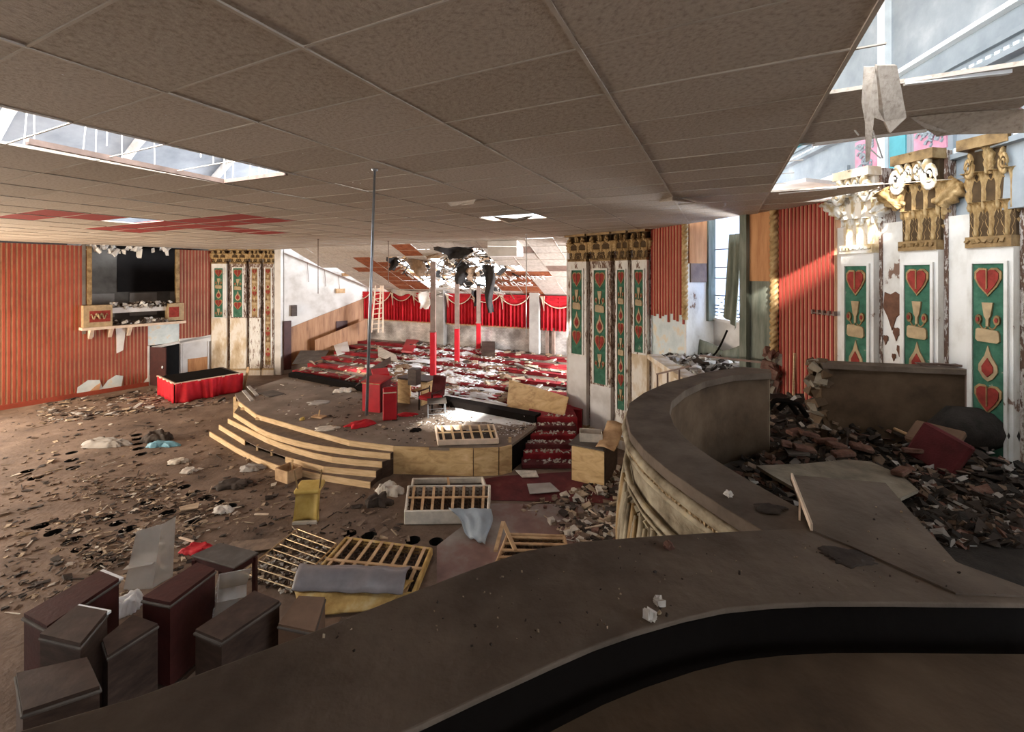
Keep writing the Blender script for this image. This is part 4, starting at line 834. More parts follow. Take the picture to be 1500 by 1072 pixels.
# dark beam along the stage's back edge
m = MB(); a, b = F(428, 551, SZ), F(545, 574, SZ); m.bar(a+ZZ*.08, b+ZZ*.08, .3, .16); thing1(m, 'floor_trough', M['lip'], 'dark footlight trough at the back left of the stage', 'trough')
m = MB(); a, b = F(648, 591, SZ), F(788, 618, SZ); m.bar(a+ZZ*.1, b+ZZ*.1, .34, .2); thing1(m, 'floor_trough', M['lip'], 'dark footlight trough at the back right of the stage', 'trough')
# ------------------------------------------------------------------ furniture on the stage
def obox(name, c, sz, az, parts_mt, label, cat, ax=0, ay=0, grp=None):
    m = MB(); m.box(c, sz, rot(ax, ay, az)); return bevel(thing1(m, name, M[parts_mt], label, cat, grp))
def local(rt_loc, az): 
    r = rot(0, 0, az); L = Vector(rt_loc); return lambda x, y, z: L+r @ Vector((x, y, z)), r
p = F(538, 606, SZ); rt = empty('red_lectern', p, 'wide red upholstered lectern behind the hanging silver pipe', 'lectern'); q, r = local(p, -18)
m = MB(); m.box(q(0, .2, .42), (.58, .06, .84), r); m.build('front_panel', M['redvinyl'], rt); m = MB(); m.box(q(-.27, .45, .42), (.05, .5, .84), r); m.box(q(.27, .45, .42), (.05, .5, .84), r); m.build('side_panel', M['darkcarpet'], rt)
m = MB(); m.box(q(0, .45, .86), (.64, .6, .04), r @ rot(8)); m.build('top', M['redvinyl'], rt); m = MB(); m.box(q(0, .16, .80), (.6, .02, .03), r); m.build('gilt_strip', M['gold'], rt)
p = F(571, 615, SZ); rt = empty('red_screen', p, 'narrow leaning red padded stand right of the wide lectern', 'lectern'); q, r = local(p, 14); r2 = r @ rot(-6)
m = MB(); m.box(q(0, 0, .44), (.36, .09, .86), r2); bevel(m.build('padded_front', M['redvinyl'], rt), .02); m = MB(); m.box(q(.05, .18, .43), (.3, .22, .82), r2); m.build('box_back', M['darkcarpet'], rt); m = MB(); m.box(q(0, -.06, .74), (.34, .02, .03), r2); m.build('gilt_strip', M['cream'], rt)
p = F(550, 585, SZ); obox('red_ottoman', p+Vector((0, .5, .72)), (.5, .5, .1), 25, 'redvinyl', 'red upholstered ottoman top resting behind the two red stands', 'ottoman', 12)
p = F(600, 592, SZ); rt = empty('wooden_desk', p, 'small yellowish wooden desk on the stage behind the red chair', 'desk'); q, r = local(p, -24)
for x in (-.42, .42): m = MB(); m.box(q(x, .3, .36), (.04, .6, .72), r); m.build('side_panel', M['ply'], rt)
m = MB(); m.box(q(-.2, 0, .36), (.42, .03, .7), r); m.build('front_panel', M['ply'], rt); m = MB(); m.box(q(.1, .3, .74), (1.1, .66, .04), r); m.build('desk_top', M['darkwood'], rt)
m = MB(); m.box(q(.22, .3, .4), (.38, .5, .02), r); m.build('shelf', M['ply'], rt)
o = F(596, 574, SZ+.76); obox('speaker_cabinet', Vector((o.x, o.y+.9, SZ+.76+.2)), (.28, .26, .46), -20, 'darkwood', 'small dark upright cabinet standing behind the wooden desk', 'cabinet')
p = F(624, 602, SZ); rt = empty('red_armchair', p, 'red upholstered chair with dark frame beside the little metal table', 'chair'); q, r = local(p, -30)
m = MB(); m.box(q(0, .2, .36), (.5, .5, .12), r); bevel(m.build('seat', M['redvinyl'], rt), .03); m = MB(); m.box(q(.12, .42, .66), (.46, .09, .55), r @ rot(-10)); bevel(m.build('backrest', M['darkcarpet'], rt), .03)
for x in (-.24, .24):
    for y in (-.02, .44): MB().bar(q(x, y, 0), q(x, y, .52 if y < .1 else .6), .03).build('leg', M['lip'], rt)
for x in (-.25, .25): m = MB(); m.box(q(x, .2, .53), (.05, .5, .03), r); m.build('armrest', M['darkred'], rt)
p = F(640, 609, SZ); rt = empty('metal_table', p, 'little chrome-legged metal table in front of the red chair', 'table'); q, r = local(p, 12)
for x in (-.24, .22):
    for y in (-.16, .3): MB().tube([q(x, y, 0), q(x, y, .38)], .014, 8).build('leg', M['steel'], rt)
m = MB(); m.box(q(0, .07, .39), (.52, .52, .025), r); m.build('table_top', M['dusttop'], rt)
for a, b in ((-.24, .22), ): m = MB(); m.bar(q(-.24, -.16, .1), q(.22, -.16, .1), .015); m.bar(q(-.24, .3, .1), q(.22, .3, .1), .015); m.build('stretcher', M['steel'], rt)
def heap(px, py, z, wx, wy, h, mt, label, cat, name, n=20, sm=True, yaw=0, base=.012):
    p = F(px, py, z); ph = R(0, 9); rr = rot(0, 0, yaw); m = MB()
    def fn(a, b):
        x, y = a*2-1, b*2-1; mx_ = max(abs(x), abs(y), 1e-6); L_ = mx_/max((x*x+y*y)**.5, 1e-6); x, y = x*L_, y*L_; e = min(1, max(0, 1-mx_)*3.5); rag = 1+.55*mnoise.noise(Vector((x*1.6, y*1.6, ph)))+.25*mnoise.noise(Vector((x*5, y*5, ph)))
        return p+rr @ Vector((x*wx/2*rag, y*wy/2*rag, base+h*e**.6*(.42+.5*abs(mnoise.noise(Vector((x*1.3+ph, y*1.3, 2))))+.14*abs(mnoise.noise(Vector((x*4+ph, y*4, 7)))))))
    m.shell(fn, n, n, (0, 0, -base)); return thing1(m, name, M[mt], label, cat, smooth=sm)
heap(530, 622, SZ, .8, .4, .12, 'redcloth', 'crumpled red cloth on the stage in front of the red lectern', 'cloth', 'crumpled_cloth', yaw=25)
heap(596, 608, SZ, .5, .3, .06, 'redcloth', 'flat red rag beside the narrow red stand', 'cloth', 'crumpled_cloth')
heap(507, 573, SZ, .7, .4, .12, 'plaster', 'crumpled white paper near the back left of the stage', 'paper', 'crumpled_paper')
heap(610, 631, SZ, .26, .2, .06, 'lip', 'small black clump on the stage near the slatted frame', 'debris', 'black_clump')
heap(481, 627, SZ, .5, .35, .03, 'lt4', 'flattened greyish newspaper on the stage front', 'paper', 'crumpled_paper')
heap(468, 590, SZ, .7, .4, .04, 'greymid', 'grey rumpled scrap in the middle of the stage', 'paper', 'crumpled_paper')
heap(443, 615, SZ, .14, .12, .1, 'yellowvinyl', 'small yellow lump on the left part of the stage', 'debris', 'yellow_lump', 8)
p = F(467, 611, SZ); rt = empty('trowel_board', p, 'small tan board with an upright peg on the stage', 'board'); q, r = local(p, -20); m = MB(); m.box(q(0, 0, .02), (.36, .2, .03), r); m.build('board', M['slat'], rt); MB().bar(q(0, 0, .03), q(.03, 0, .2), .03).build('peg', M['pine'], rt)
p = F(397, 577, SZ); obox('floor_hatch', p+ZZ*.015, (.75, .5, .03), -35, 'dusttop', 'flat square board lying on the left stage corner', 'board')
for px, py, l, az, lb_ in ((370, 573, 1.5, -50, 'upper'), (363, 580, 1.5, -50, 'lower')):
    p = F(px, py, SZ); m = MB(); m.box(p+ZZ*.02, (l, .1, .035), rot(0, 0, az)); thing1(m, 'floor_board', M['greymid'], lb_+' of the two grey strips on the far left stage corner', 'board')
heap(700, 608, SZ, 2.6, 1.0, .016, 'snow', 'thin spread of white plaster dust on the back right of the stage', 'dust', 'plaster_dust', yaw=-25, base=.003)  # sunlit floor patch laid on as a thin white sheet
# ------------------------------------------------------------------ box springs and slatted frames
def boxspring(corners, h, label, nsl, fab, slat='slat', mid=True, springs=True, zb=0, cut=1.0, dirn=0):
    """corners a,b,c,d on the ground (front left, front right, back right, back left)"""
    a, b, c, d = [Vector(x) for x in corners]; ctr = (a+b+c+d)/4; rt = empty('box_spring', ctr, label, 'bed frame')
    up = ZZ*h; bil = lambda s, t: (a*(1-s)+b*s)*(1-t)+(d*(1-s)+c*s)*t
    for p0, p1, nm in ((a, b, 'side_rail'), (b, c, 'end_rail'), (c, d, 'side_rail'), (d, a, 'end_rail')):
        n = (p1-p0).cross(ZZ).normalized()*-.05; m = MB(); m.prism([p0+ZZ*.01, p1+ZZ*.01, p1+up, p0+up], n); bevel(m.build(nm, M[fab], rt), .015)
    for i in range(nsl):
        s = (i+.7)/(nsl+.4)
        p0, p1 = (bil(s, .02), bil(s, .98*cut)) if dirn == 0 else (bil(.02, s), bil(.98, s))
        MB().bar(p0+up*.93, p1+up*.93, .05, .02).build('slat', M[slat], rt)
    if mid: 
        p0, p1 = (bil(.02, .5), bil(.98, .5)) if dirn == 0 else (bil(.5, .02), bil(.5, .98)); MB().bar(p0+up*.96, p1+up*.96, .05, .02).build('cross_slat', M[slat], rt)
    if springs:
        m = MB(); nx = nsl*2; ny = 7
        for i in range(nx):
            for j in range(ny):
                cc = bil((i+.5)/nx, (j+.5)/ny*.96+.02); rr = .045
                m.tube([cc+Vector((math.cos(t)*rr, math.sin(t)*rr, .02+h*.8*k/10)) for k, t in [(k, k*1.5) for k in range(11)]], .006, 3, cap=False)
        setp(m.build('coil_springs', M['spring'], rt), kind='stuff')
    m = MB(); m.prism([a*.98+ctr*.02+ZZ*.012, b*.98+ctr*.02+ZZ*.012, c*.98+ctr*.02+ZZ*.012, d*.98+ctr*.02+ZZ*.012], ZZ*.006); m.build('dust_cover', M['lt2'], rt)
    return rt
boxspring([F(592,770), F(717,768), F(719,728), F(597,729)], .26, 'off-white box spring with springs showing, in front of the stage', 8, 'offwhite')
boxspring([F(601,724), F(714,722), F(708,707), F(604,709)], .14, 'narrow off-white box spring lying against the plywood stage front', 1, 'offwhite', springs=False, mid=False)
boxspring([F(641,654,SZ), F(731,651,SZ), F(724,629,SZ), F(637,631,SZ)], .14, 'slatted cream bed base lying on the front right of the stage', 6, 'cream', slat='pine', springs=False)
boxspring([F(440,873), F(606,885), F(634,814), F(506,797)], .14, 'yellow-edged box spring with brown slats in the foreground', 8, 'yellowcloth')
boxspring([F(725,838), F(838,838), F(828,796), F(742,793)], .16, 'rusty slatted frame half hidden by the dark balcony rail', 4, 'slat', springs=True, dirn=1, mid=False)
m = MB(); m.bar(F(726,836)+ZZ*.3, F(737,795)+ZZ*.35, .06, .03); m.bar(F(737,795)+ZZ*.35, F(755,825)+ZZ*.2, .06, .03); thing1(m, 'broken_frame_leg', M['slat'], 'broken wooden corner propped on the rusty slatted frame', 'wood')
# loose covers
a, b, c, d = F(427, 887), F(590, 893), F(604, 845), F(446, 842)
m = MB(); m.shell(lambda s, t: (a*(1-s)+b*s)*(1-t)+(d*(1-s)+c*s)*t+ZZ*(.22+.16*math.sin(math.pi*t)+.05*mnoise.noise(Vector((s*5, t*4, 1)))-.1*t), 22, 12, (0, 0, -.015)); thing1(m, 'plastic_sheet', M['sheet'], 'grey plastic sheet rolled over the yellow-edged box spring', 'sheet', smooth=True)
a, b, c, d = F(440, 910), F(560, 900), F(606, 872), F(430, 880)
m = MB(); m.shell(lambda s, t: (a*(1-s)+b*s)*(1-t)+(d*(1-s)+c*s)*t+ZZ*(.08+.14*t+.05*mnoise.noise(Vector((s*4, t*4, 3)))), 16, 8, (0, 0, -.02)); thing1(m, 'mattress_cover', M['yellowcloth'], 'folded yellow mattress cover below the grey plastic sheet', 'cloth', smooth=True)
a, b = F(657, 772)+ZZ*.3, F(719, 770)+ZZ*.26; c, d = F(715, 803)+ZZ*.02, F(690, 792)+ZZ*.02
m = MB(); m.shell(lambda s, t: (a*(1-s)+b*s)*(1-t)+(d*(1-s)+c*s)*t+Vector((.05*math.sin(t*5), 0, .06*mnoise.noise(Vector((s*4, t*3, 8)))+.04)), 12, 10, (0, .012, 0)); thing1(m, 'blue_grey_sheet', M['bluesheet'], 'blue-grey sheet spilling off the front of the off-white box spring', 'sheet', smooth=True)
# brass-rod rack
rt = empty('wire_rack', F(425, 820), 'flat rack of shiny brass rods left of the yellow-edged box spring', 'rack')
a, b, c, d = F(355, 848), F(428, 872), F(493, 805), F(435, 783)
for k in range(9):
    t = k/8; MB().tube([a.lerp(d, t)+ZZ*.1, b.lerp(c, t)+ZZ*.1], .009, 6).build('rod', M['brass'], rt)
m = MB()
for k in range(420):
    s, t = R(0, 1), R(0, 1); p = a.lerp(d, t).lerp(b.lerp(c, t), s); m.chunk(p+ZZ*R(.01, .06), (R(.02, .08), R(.02, .06), R(.01, .03)), k % 4)
setp(m.build('caught_litter', LT, rt), kind='stuff')
MB().tube([a+ZZ*.1, d+ZZ*.1], .012, 6).build('side_rod', M['brass'], rt); MB().tube([b+ZZ*.1, c+ZZ*.1], .012, 6).build('side_rod', M['brass'], rt)
# overturned yellow chair
p = F(446, 768); rt = empty('overturned_chair', p, 'yellow vinyl chair tipped over with two bare legs in the air', 'chair'); q, r = local(p, 5)
m = MB(); m.shell(lambda a, b: q((a-.5)*(.44-.12*b+.10*b*b), .12*b+.10*math.sin(a*math.pi)+.02, .02+.52*b), 10, 10, (0, .07, 0)); m.build('backrest', M['yellowvinyl'], rt, True)
m = MB(); m.box(q(0, .26, .55), (.46, .36, .09), r @ rot(8)); bevel(m.build('seat', M['yellowvinyl'], rt), .04, 3)
for x in (-.17, .2): MB().tube([q(x, .16, .52), q(x*1.3, .12, .92)], .014, 8).build('leg', M['brass'], rt)
m = MB(); m.box(q(0, .02, .02), (.42, .06, .05), r); m.build('top_rail', M['offwhite'], rt)
# plank box by the steps
p = F(423, 701); rt = empty('small_crate', p, 'small open plywood box standing by the missing step board', 'crate'); q, r = local(p, -28)
for c_, s_ in (((0, -.17, .13), (.42, .02, .26)), ((0, .17, .13), (.42, .02, .26)), ((-.21, 0, .13), (.02, .34, .26)), ((.21, 0, .13), (.02, .34, .26))): m = MB(); m.box(q(*c_), s_, r); m.build('side', M['slat'], rt)
MB().bar(q(-.02, .1, .1), q(-.02, .1, .38), .03).build('stick', M['pine'], rt)
# draped dais on the left
a, b = F(256, 591), F(355, 572); rt = empty('draped_dais', (a+b)/2, 'low dais with gathered red cloth skirt in front of the left pilasters', 'platform')
d_, n_ = nrm(a, b); h = .66; dpt = 2.0
m = MB(); m.box((a+b)/2-n_*dpt/2+ZZ*h/2, ((b-a).length, dpt-.1, h), frame(d_)); m.build('frame', M['darkwood'], rt); m = MB(); m.box((a+b)/2-n_*dpt/2+ZZ*(h+.01), ((b-a).length-.3, dpt-.4, .05), frame(d_)); m.build('recessed_top', M['lip'], rt)
m = MB(); Lx = (b-a).length
m.shell(lambda s, t: a+d_*Lx*s+n_*(.05+(.04+.10*t)*abs(math.sin(s*9.4))**2+.035*math.sin(s*52+3*t*math.cos(s*9.4)))+ZZ*((h+.02)*(1-t)+.01), 140, 8, n_*-.01); m.build('cloth_skirt', M['redcloth'], rt, True)
m = MB(); m.shell(lambda s, t: a-n_*dpt*s+d_*(-.03+-.03*math.sin(s*30))+ZZ*((h+.02)*(1-t)+.01), 30, 5, d_*.01); m.build('cloth_skirt', M['redcloth'], rt, True)
m = MB(); m.bar(a+ZZ*(h+.02), b+ZZ*(h+.02), .08, .05); m.bar(a+ZZ*(h+.02), a-n_*dpt+ZZ*(h+.02), .06, .05); m.build('rim', M['cream'], rt)
m = MB(); p = F(357, 570); m.bar(p, p+Vector((.12, .1, .85)), .1, .03); thing1(m, 'leaning_slat', M['slat'], 'thin wooden slat leaning at the right end of the red-skirted dais', 'wood')
# cabinet at the right
p = F(838, 703); rt = empty('plywood_cabinet', p, 'tan plywood cabinet heaped with boxes beside the red stairs', 'cabinet'); q, r = local(p, -28)
m = MB(); m.box(q(.36, 0, .38), (.72, .04, .74), r); m.build('back_panel', M['ply'], rt)
for x in (0.0, .72): m = MB(); m.box(q(x, .5, .38), (.04, 1.0, .74), r); m.build('side_panel', M['darkwood'], rt)
m = MB(); m.box(q(.36, .5, .02), (.7, .98, .03), r); m.build('bottom', M['darkwood'], rt); m = MB(); m.box(q(.36, .5, .42), (.7, .9, .025), r); m.build('shelf', M['slat'], rt)
m = MB(); m.box(q(.3, .42, .76), (.78, .8, .035), r); m.build('top', M['dusttop'], rt)
m = MB(); m.shell(lambda a, b: q(.5+.4*a, .1+.9*b, .80+.28*b*b+.03*math.sin(a*4)), 6, 8, (0, 0, -.02)); thing1(m, 'warped_board', M['slat'], 'curled brown board lying on the plywood cabinet', 'board', smooth=True)
c_ = q(.28, .45, .78); rt = empty('open_carton', c_, 'shallow white carton on top of the plywood cabinet', 'box'); q2, r2 = local(c_, -8)
for cc, ss in (((0, -.13, .09), (.48, .02, .18)), ((0, .2, .09), (.48, .02, .18)), ((-.24, .03, .09), (.02, .34, .18)), ((.24, .03, .09), (.02, .34, .18))): m = MB(); m.box(q2(*cc), ss, r2); m.build('wall', M['offwhite'], rt)
m = MB(); m.box(q2(0, .03, .02), (.46, .32, .02), r2); m.build('base', M['slat'], rt)
# dark red carpet and lino in front of the stairs
m = MB(); m.prism([F(x, y)+ZZ*.004 for x, y in ((690,705),(735,698),(860,690),(905,716),(900,738),(720,733))], ZZ*.01); thing1(m, 'carpet_runner', M['darkcarpet'], 'dark red carpet remnant at the foot of the red stairs', 'carpet')
m = MB(); m.prism([F(x, y)+ZZ*.003 for x, y in ((640,800),(720,738),(905,740),(930,800),(900,860),(640,880))], ZZ*.008)
M['lino'] = mat('worn checked lino', [(.3, (.12, .075, .062)), (.45, (.22, .13, .11)), (.55, (.25, .21, .185)), (.7, (.36, .31, .27))], scale=.8, detail=10, bump=.2); thing1(m, 'worn_lino', M['lino'], 'worn patch of pinkish grey lino below the dark red carpet', 'flooring')
# big tan board near the stairs
a, b, c, d = F(742, 598, .66)+ZZ*.02, F(826, 613, .70)+ZZ*.0, F(833, 596, .8)+ZZ*.25, F(746, 573, .75)+ZZ*.35
m = MB(); m.prism([a, b, c, d], (0, .03, .02)); thing1(m, 'large_board', M['ply'], 'large tan board leaning on the choir steps by the right pilasters', 'board')
m = MB(); m.prism([a+Vector((-.01, -.012, 0)), a.lerp(b, .35)+Vector((0, -.012, 0)), a.lerp(b, .22).lerp(d, .6)+Vector((0, -.012, 0)), d+Vector((-.01, -.012, 0))], (0, -.003, 0)); 
# ladder
rt = empty('white_ladder', P(556, 490, 20.5), 'white painted ladder standing in front of the leftmost curtain', 'ladder')
Y = 20.6; 
for x0, x1 in ((544, 550), (554, 558), (561, 561)): MB().bar(P(x0, 487, Y), P(x1, 418, Y), .06, .05).build('rail', M['cream'], rt)
for k in range(9):
    t = k/8.5; MB().bar(P(545+t*5, 482-t*62, Y), P(561, 480-t*62, Y), .045, .04).build('rung', M['cream'], rt)
# larger loose pieces on the risers
def sheet_piece(pts, h, mt, label, cat, name, t=.02):
    ps = [F(x, y, z) for x, y, z in pts]; m = MB(); m.prism([p+ZZ*hh for p, hh in zip(ps, h)], (0, .01, t)); return thing1(m, name, M[mt], label, cat)
sheet_piece([(494,521,.95),(512,516,1.0),(508,505,1.0),(486,507,.95)], [0, .02, .35, .3], 'white', 'white panel propped up beside the wood-panelled side wall', 'board', 'white_panel_piece')
sheet_piece([(588,518,1.05),(604,519,1.05),(618,500,1.1),(600,497,1.1)], [.05, .05, .3, .3], 'redvinyl', 'bright red cushion tipped on the choir steps', 'cushion', 'red_cushion', .08)
sheet_piece([(554,523,1.0),(584,533,.95),(580,524,1.0),(553,512,1.05)], [.02, .02, .1, .15], 'offwhite', 'long cream board sloping across the upper left choir steps', 'board', 'cream_board')
sheet_piece([(428,535,.7),(470,536,.7),(482,520,.75),(440,522,.75)], [.05, .1, .2, .25], 'dusttop', 'buckled grey flooring sheet at the left end of the choir steps', 'board', 'buckled_sheet')
sheet_piece([(705,523,1.1),(725,524,1.1),(725,514,1.15),(706,514,1.15)], [0, 0, .2, .2], 'darkwood', 'dark overturned box on the upper choir steps', 'box', 'dark_box', .22)
sheet_piece([(520,578,SZ+.02),(545,560,SZ+.1),(573,548,.75),(572,540,.78),(545,552,.74)], [.25, .3, .42, .46, .34], 'darkwood', 'broken dark plank resting behind the red lectern', 'plank', 'dark_plank')
for (x0, y0, x1, y1, z, w_, mt, lb_) in ((735,528,802,552,.95,.07,'offwhite','long pale batten lying across the right choir steps'), (755,536,780,545,1.0,.12,'greymid','grey lath beside the long pale batten'), (640,583,690,590,.66,.25,'snow','white dusty plank behind the metal table'), (690,590,742,598,.66,.22,'greymid','dusty grey plank touching the large tan board')):
    a, b = F(x0, y0, z), F(x1, y1, z); m = MB(); m.bar(a+ZZ*.1, b+ZZ*.06, w_, .04); thing1(m, 'loose_plank', M[mt], lb_, 'plank')
# ------------------------------------------------------------------ balcony rails in the foreground
PZ = 3.4; BZ = 2.45
def strip(name, outer, inner, z, th, mt, par):
    n = 120; o = resamp([F(x, y, z) for x, y in outer], n); i_ = resamp([F(x, y, z) for x, y in inner], n); m = MB(); vs = []
    for a, b in zip(o, i_): vs += [a, b, b-ZZ*th, a-ZZ*th]
    fs = [(0, 1, 2, 3), (4*n, 4*n+3, 4*n+2, 4*n+1)]
    for k in range(n):
        for e in range(4): fs.append((4*k+e, 4*k+4+e, 4*k+4+(e+1) % 4, 4*k+(e+1) % 4))
    m.add(vs, fs); ob = m.build(name, M[mt], par); bevel(ob, .005, 2); return o, i_
def curtainwall(name, line, z0, z1, t, mt, par, inward):
    m = MB(); vs = []; n = len(line)
    for k, p in enumerate(line):
        d = (line[min(k+1, n-1)]-line[max(k-1, 0)]); d.z = 0; nn = Vector((d.y, -d.x, 0)).normalized()*inward; a = Vector((p.x, p.y, 0))+nn*.03
        vs += [a+ZZ*z1, a+ZZ*z0, a+nn*t+ZZ*z0, a+nn*t+ZZ*z1]
    fs = [(0, 1, 2, 3), (4*n-4, 4*n-1, 4*n-2, 4*n-3)]
    for k in range(n-1):
        for e in range(4): fs.append((4*k+e, 4*k+4+e, 4*k+4+(e+1) % 4, 4*k+(e+1) % 4))
    m.add(vs, fs); return m.build(name, M[mt], par, True)
near = empty('balcony_rail', F(900, 860, PZ)-ZZ*(PZ-BZ), 'wide dusty brown balcony rail sweeping across the near foreground', 'parapet')
o1 = [(-420,1150),(0,1078),(200,1020),(330,972),(470,920),(600,868),(700,830),(770,806),(850,793),(950,785),(1050,779),(1115,776),(1190,773)]
i1 = [(330,1180),(500,1110),(620,1060),(700,1022),(810,972),(870,946),(930,925),(1000,905),(1060,892),(1130,885),(1200,882),(1300,882),(1400,883),(1560,884)]
o1w, i1w = strip('cap', o1+[(1240,770),(1300,768),(1400,818),(1560,900)][:0]+[(1250,775),(1330,785),(1400,822),(1560,880)], i1, PZ, .018, 'cap', near)
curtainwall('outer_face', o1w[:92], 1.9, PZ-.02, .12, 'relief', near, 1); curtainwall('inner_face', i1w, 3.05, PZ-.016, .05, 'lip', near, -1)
ip = [F(x, y, PZ) for x, y in i1]
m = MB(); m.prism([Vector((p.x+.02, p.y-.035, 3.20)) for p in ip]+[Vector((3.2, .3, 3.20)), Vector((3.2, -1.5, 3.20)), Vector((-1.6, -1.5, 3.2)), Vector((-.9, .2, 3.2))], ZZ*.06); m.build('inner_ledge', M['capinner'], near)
# dividing slab
pts = [(1157,695),(1297,707),(1345,762),(1400,822),(1500,872),(1400,868),(1255,803),(1190,776)]
m = MB(); m.prism([F(x, y, PZ+.007)-ZZ*.03 for x, y in pts], ZZ*.03); thing1(m, 'divider_board', M['cap'], 'broad dusty board bridging the two balcony rails', 'board')
m = MB(); a, b, c = F(1160, 697, PZ+.03), F(1189, 772, PZ+.03), F(1171, 772, PZ-.02); m.bar(a, b, .009, .03); m.bar(a.lerp(b, .45), c, .008, .012); thing1(m, 'edge_batten', M['cream'], 'narrow pale batten along the edge of the dusty bridging board', 'batten')
# curved box rail
far = empty('box_rail', F(1000, 650, PZ)-ZZ*(PZ-BZ), 'curved brown box rail with ornate plaster front', 'parapet')
o2 = [(1128,541),(1087,537),(1033,545),(977,560),(943,575),(922,590),(917,608),(923,633),(943,658),(977,687),(1017,715),(1060,743),(1117,777),(1165,800)]
i2 = [(1130,546),(1075,549),(1033,558),(1003,572),(984,588),(981,604),(988,623),(1010,647),(1043,670),(1087,697),(1133,723),(1170,743),(1215,768),(1250,785)]
o2w, i2w = strip('cap', o2, i2, PZ-.006, .07, 'cap', far)
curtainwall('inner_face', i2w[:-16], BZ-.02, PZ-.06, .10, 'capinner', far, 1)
curtainwall('outer_face', o2w, 1.9, PZ-.06, .12, 'relief', far, -1)
def off(line, k, dd):
    n = len(line); d = line[min(k+1, n-1)]-line[max(k-1, 0)]; d.z = 0; nn = Vector((-d.y, d.x, 0)).normalized(); p = line[k]; return Vector((p.x, p.y, 0))-nn*dd, nn
fine = resamp(o2w[42:], 110)
for z, r in ((PZ-.10, .035), (PZ-.17, .02), (PZ-.36, .022), (PZ-.42, .012)):
    m = MB(); m.tube([off(fine, k, .0)[0]+ZZ*z for k in range(len(fine))], r, 6); m.build('moulding', M['relief'], far, True)
m = MB()
for k in range(0, 111): m.chunk(off(fine, k, .005)[0]+ZZ*(PZ-.14), (.016, .016, .02), jit=.1)
m.build('bead_row', M['goldpale'], far)
m = MB()
for k in range(2, 110, 3): p, nn = off(fine, k, .0); m.chunk(p+ZZ*(PZ-.445), (.03, .03, .04), jit=.1)
setp(m.build('tooth_row', M['relief'], far), kind='stuff')
tall = resamp(o2w[42:], 20)
for k in range(20):     # upright fronds on the plaster front
    p, nn = off(tall, k, .0); d = Vector((nn.y, -nn.x, 0)); m = MB()
    for sx, hh, rr in ((-.05, .0, .022), (0, .05, .03), (.05, .0, .022)):
        m.tube([p-nn*(.015+.035*math.sin(t*math.pi))+d*(sx+.05*math.sin(t*2.6)*(1 if sx >= 0 else -1))+ZZ*(PZ-1.3+t*(.82+hh)) for t in [x/8 for x in range(9)]], [rr*(.6+.6*math.sin(x/8*math.pi)) for x in range(9)], 6)
    m.build('frond', M['relief' if k % 3 else 'gold'], far, True)
# straight rail against the right wall
a, b = Vector((3.86, 5.5, 0)), Vector((5.9, 5.0, 0)); d_, n_ = nrm(a, b)
rt = empty('back_rail', (a+b)/2+ZZ*BZ, 'straight brown rail with broken end in front of the near pilasters', 'parapet')
m = MB(); m.box((a+b)/2+ZZ*(BZ+PZ-.05)/2, ((b-a).length, .16, PZ-.05-BZ), frame(d_)); m.build('wall', M['capinner'], rt); m = MB(); m.box((a+b)/2+ZZ*(PZ-.03), ((b-a).length, .24, .06), frame(d_)); m.build('cap', M['slat'] if 0 else M['cap'], rt)
m = MB()
for k in range(50): m.chunk(a+ZZ*R(BZ, PZ)+d_*R(-.08, .06)+n_*R(-.08, .1), (R(.05, .14), R(.05, .12), R(.05, .15)), k % 2)
setp(m.build('broken_edge', [M['dullslab'], M['capinner']], rt), kind='stuff')
m = MB(); p = a.lerp(b, .72)+n_*.09; m.bar(p+ZZ*2.95, p+ZZ*3.38, .1, .04); m.bar(p+d_*.12+ZZ*2.95, p+d_*.12+ZZ*3.36, .08, .04); m.build('bracket_slats', M['rust'], rt)
m = MB()
for k in range(14): q = a.lerp(b, R(.55, .95)); m.bar(q+ZZ*(PZ+R(.01, .05))-d_*.2, q+ZZ*(PZ+R(.01, .05))+d_*R(.1, .3), .04, .012)
setp(m.build('splinters', M['rust'], rt), kind='stuff')
# box floor
ib = [Vector((p.x, p.y, 0)) for p in i2w]
bp = ib[::4]+[Vector((2.6, .2, 0)), Vector((7.4, .2, 0)), Vector((5.6, 5.1, 0)), Vector((5.2, 6.4, 0)), Vector((4.75, 7.6, 0)), Vector((4.0, 7.5, 0)), Vector((3.1, 6.2, 0))]
m = MB(); m.prism([p+ZZ*(BZ-.08) for p in bp], ZZ*.08); setp(m.build('floor_box', M['char'], None), 'black rubble-covered floor of the balcony box', kind='structure')
m = MB(); m.prism([Vector((3.2, 6.2, BZ-.4)), Vector((4.7, 7.6, BZ-.4)), Vector((4.5, 8.4, BZ-.4)), Vector((4.6, 10.6, BZ-.4)), Vector((3.5, 10.6, BZ-.4)), Vector((3.3, 9.0, BZ-.4))], ZZ*.38); setp(m.build('trim_5', M['oldplaster'], None), 'plaster ledge of the far box under the window recess', kind='structure')
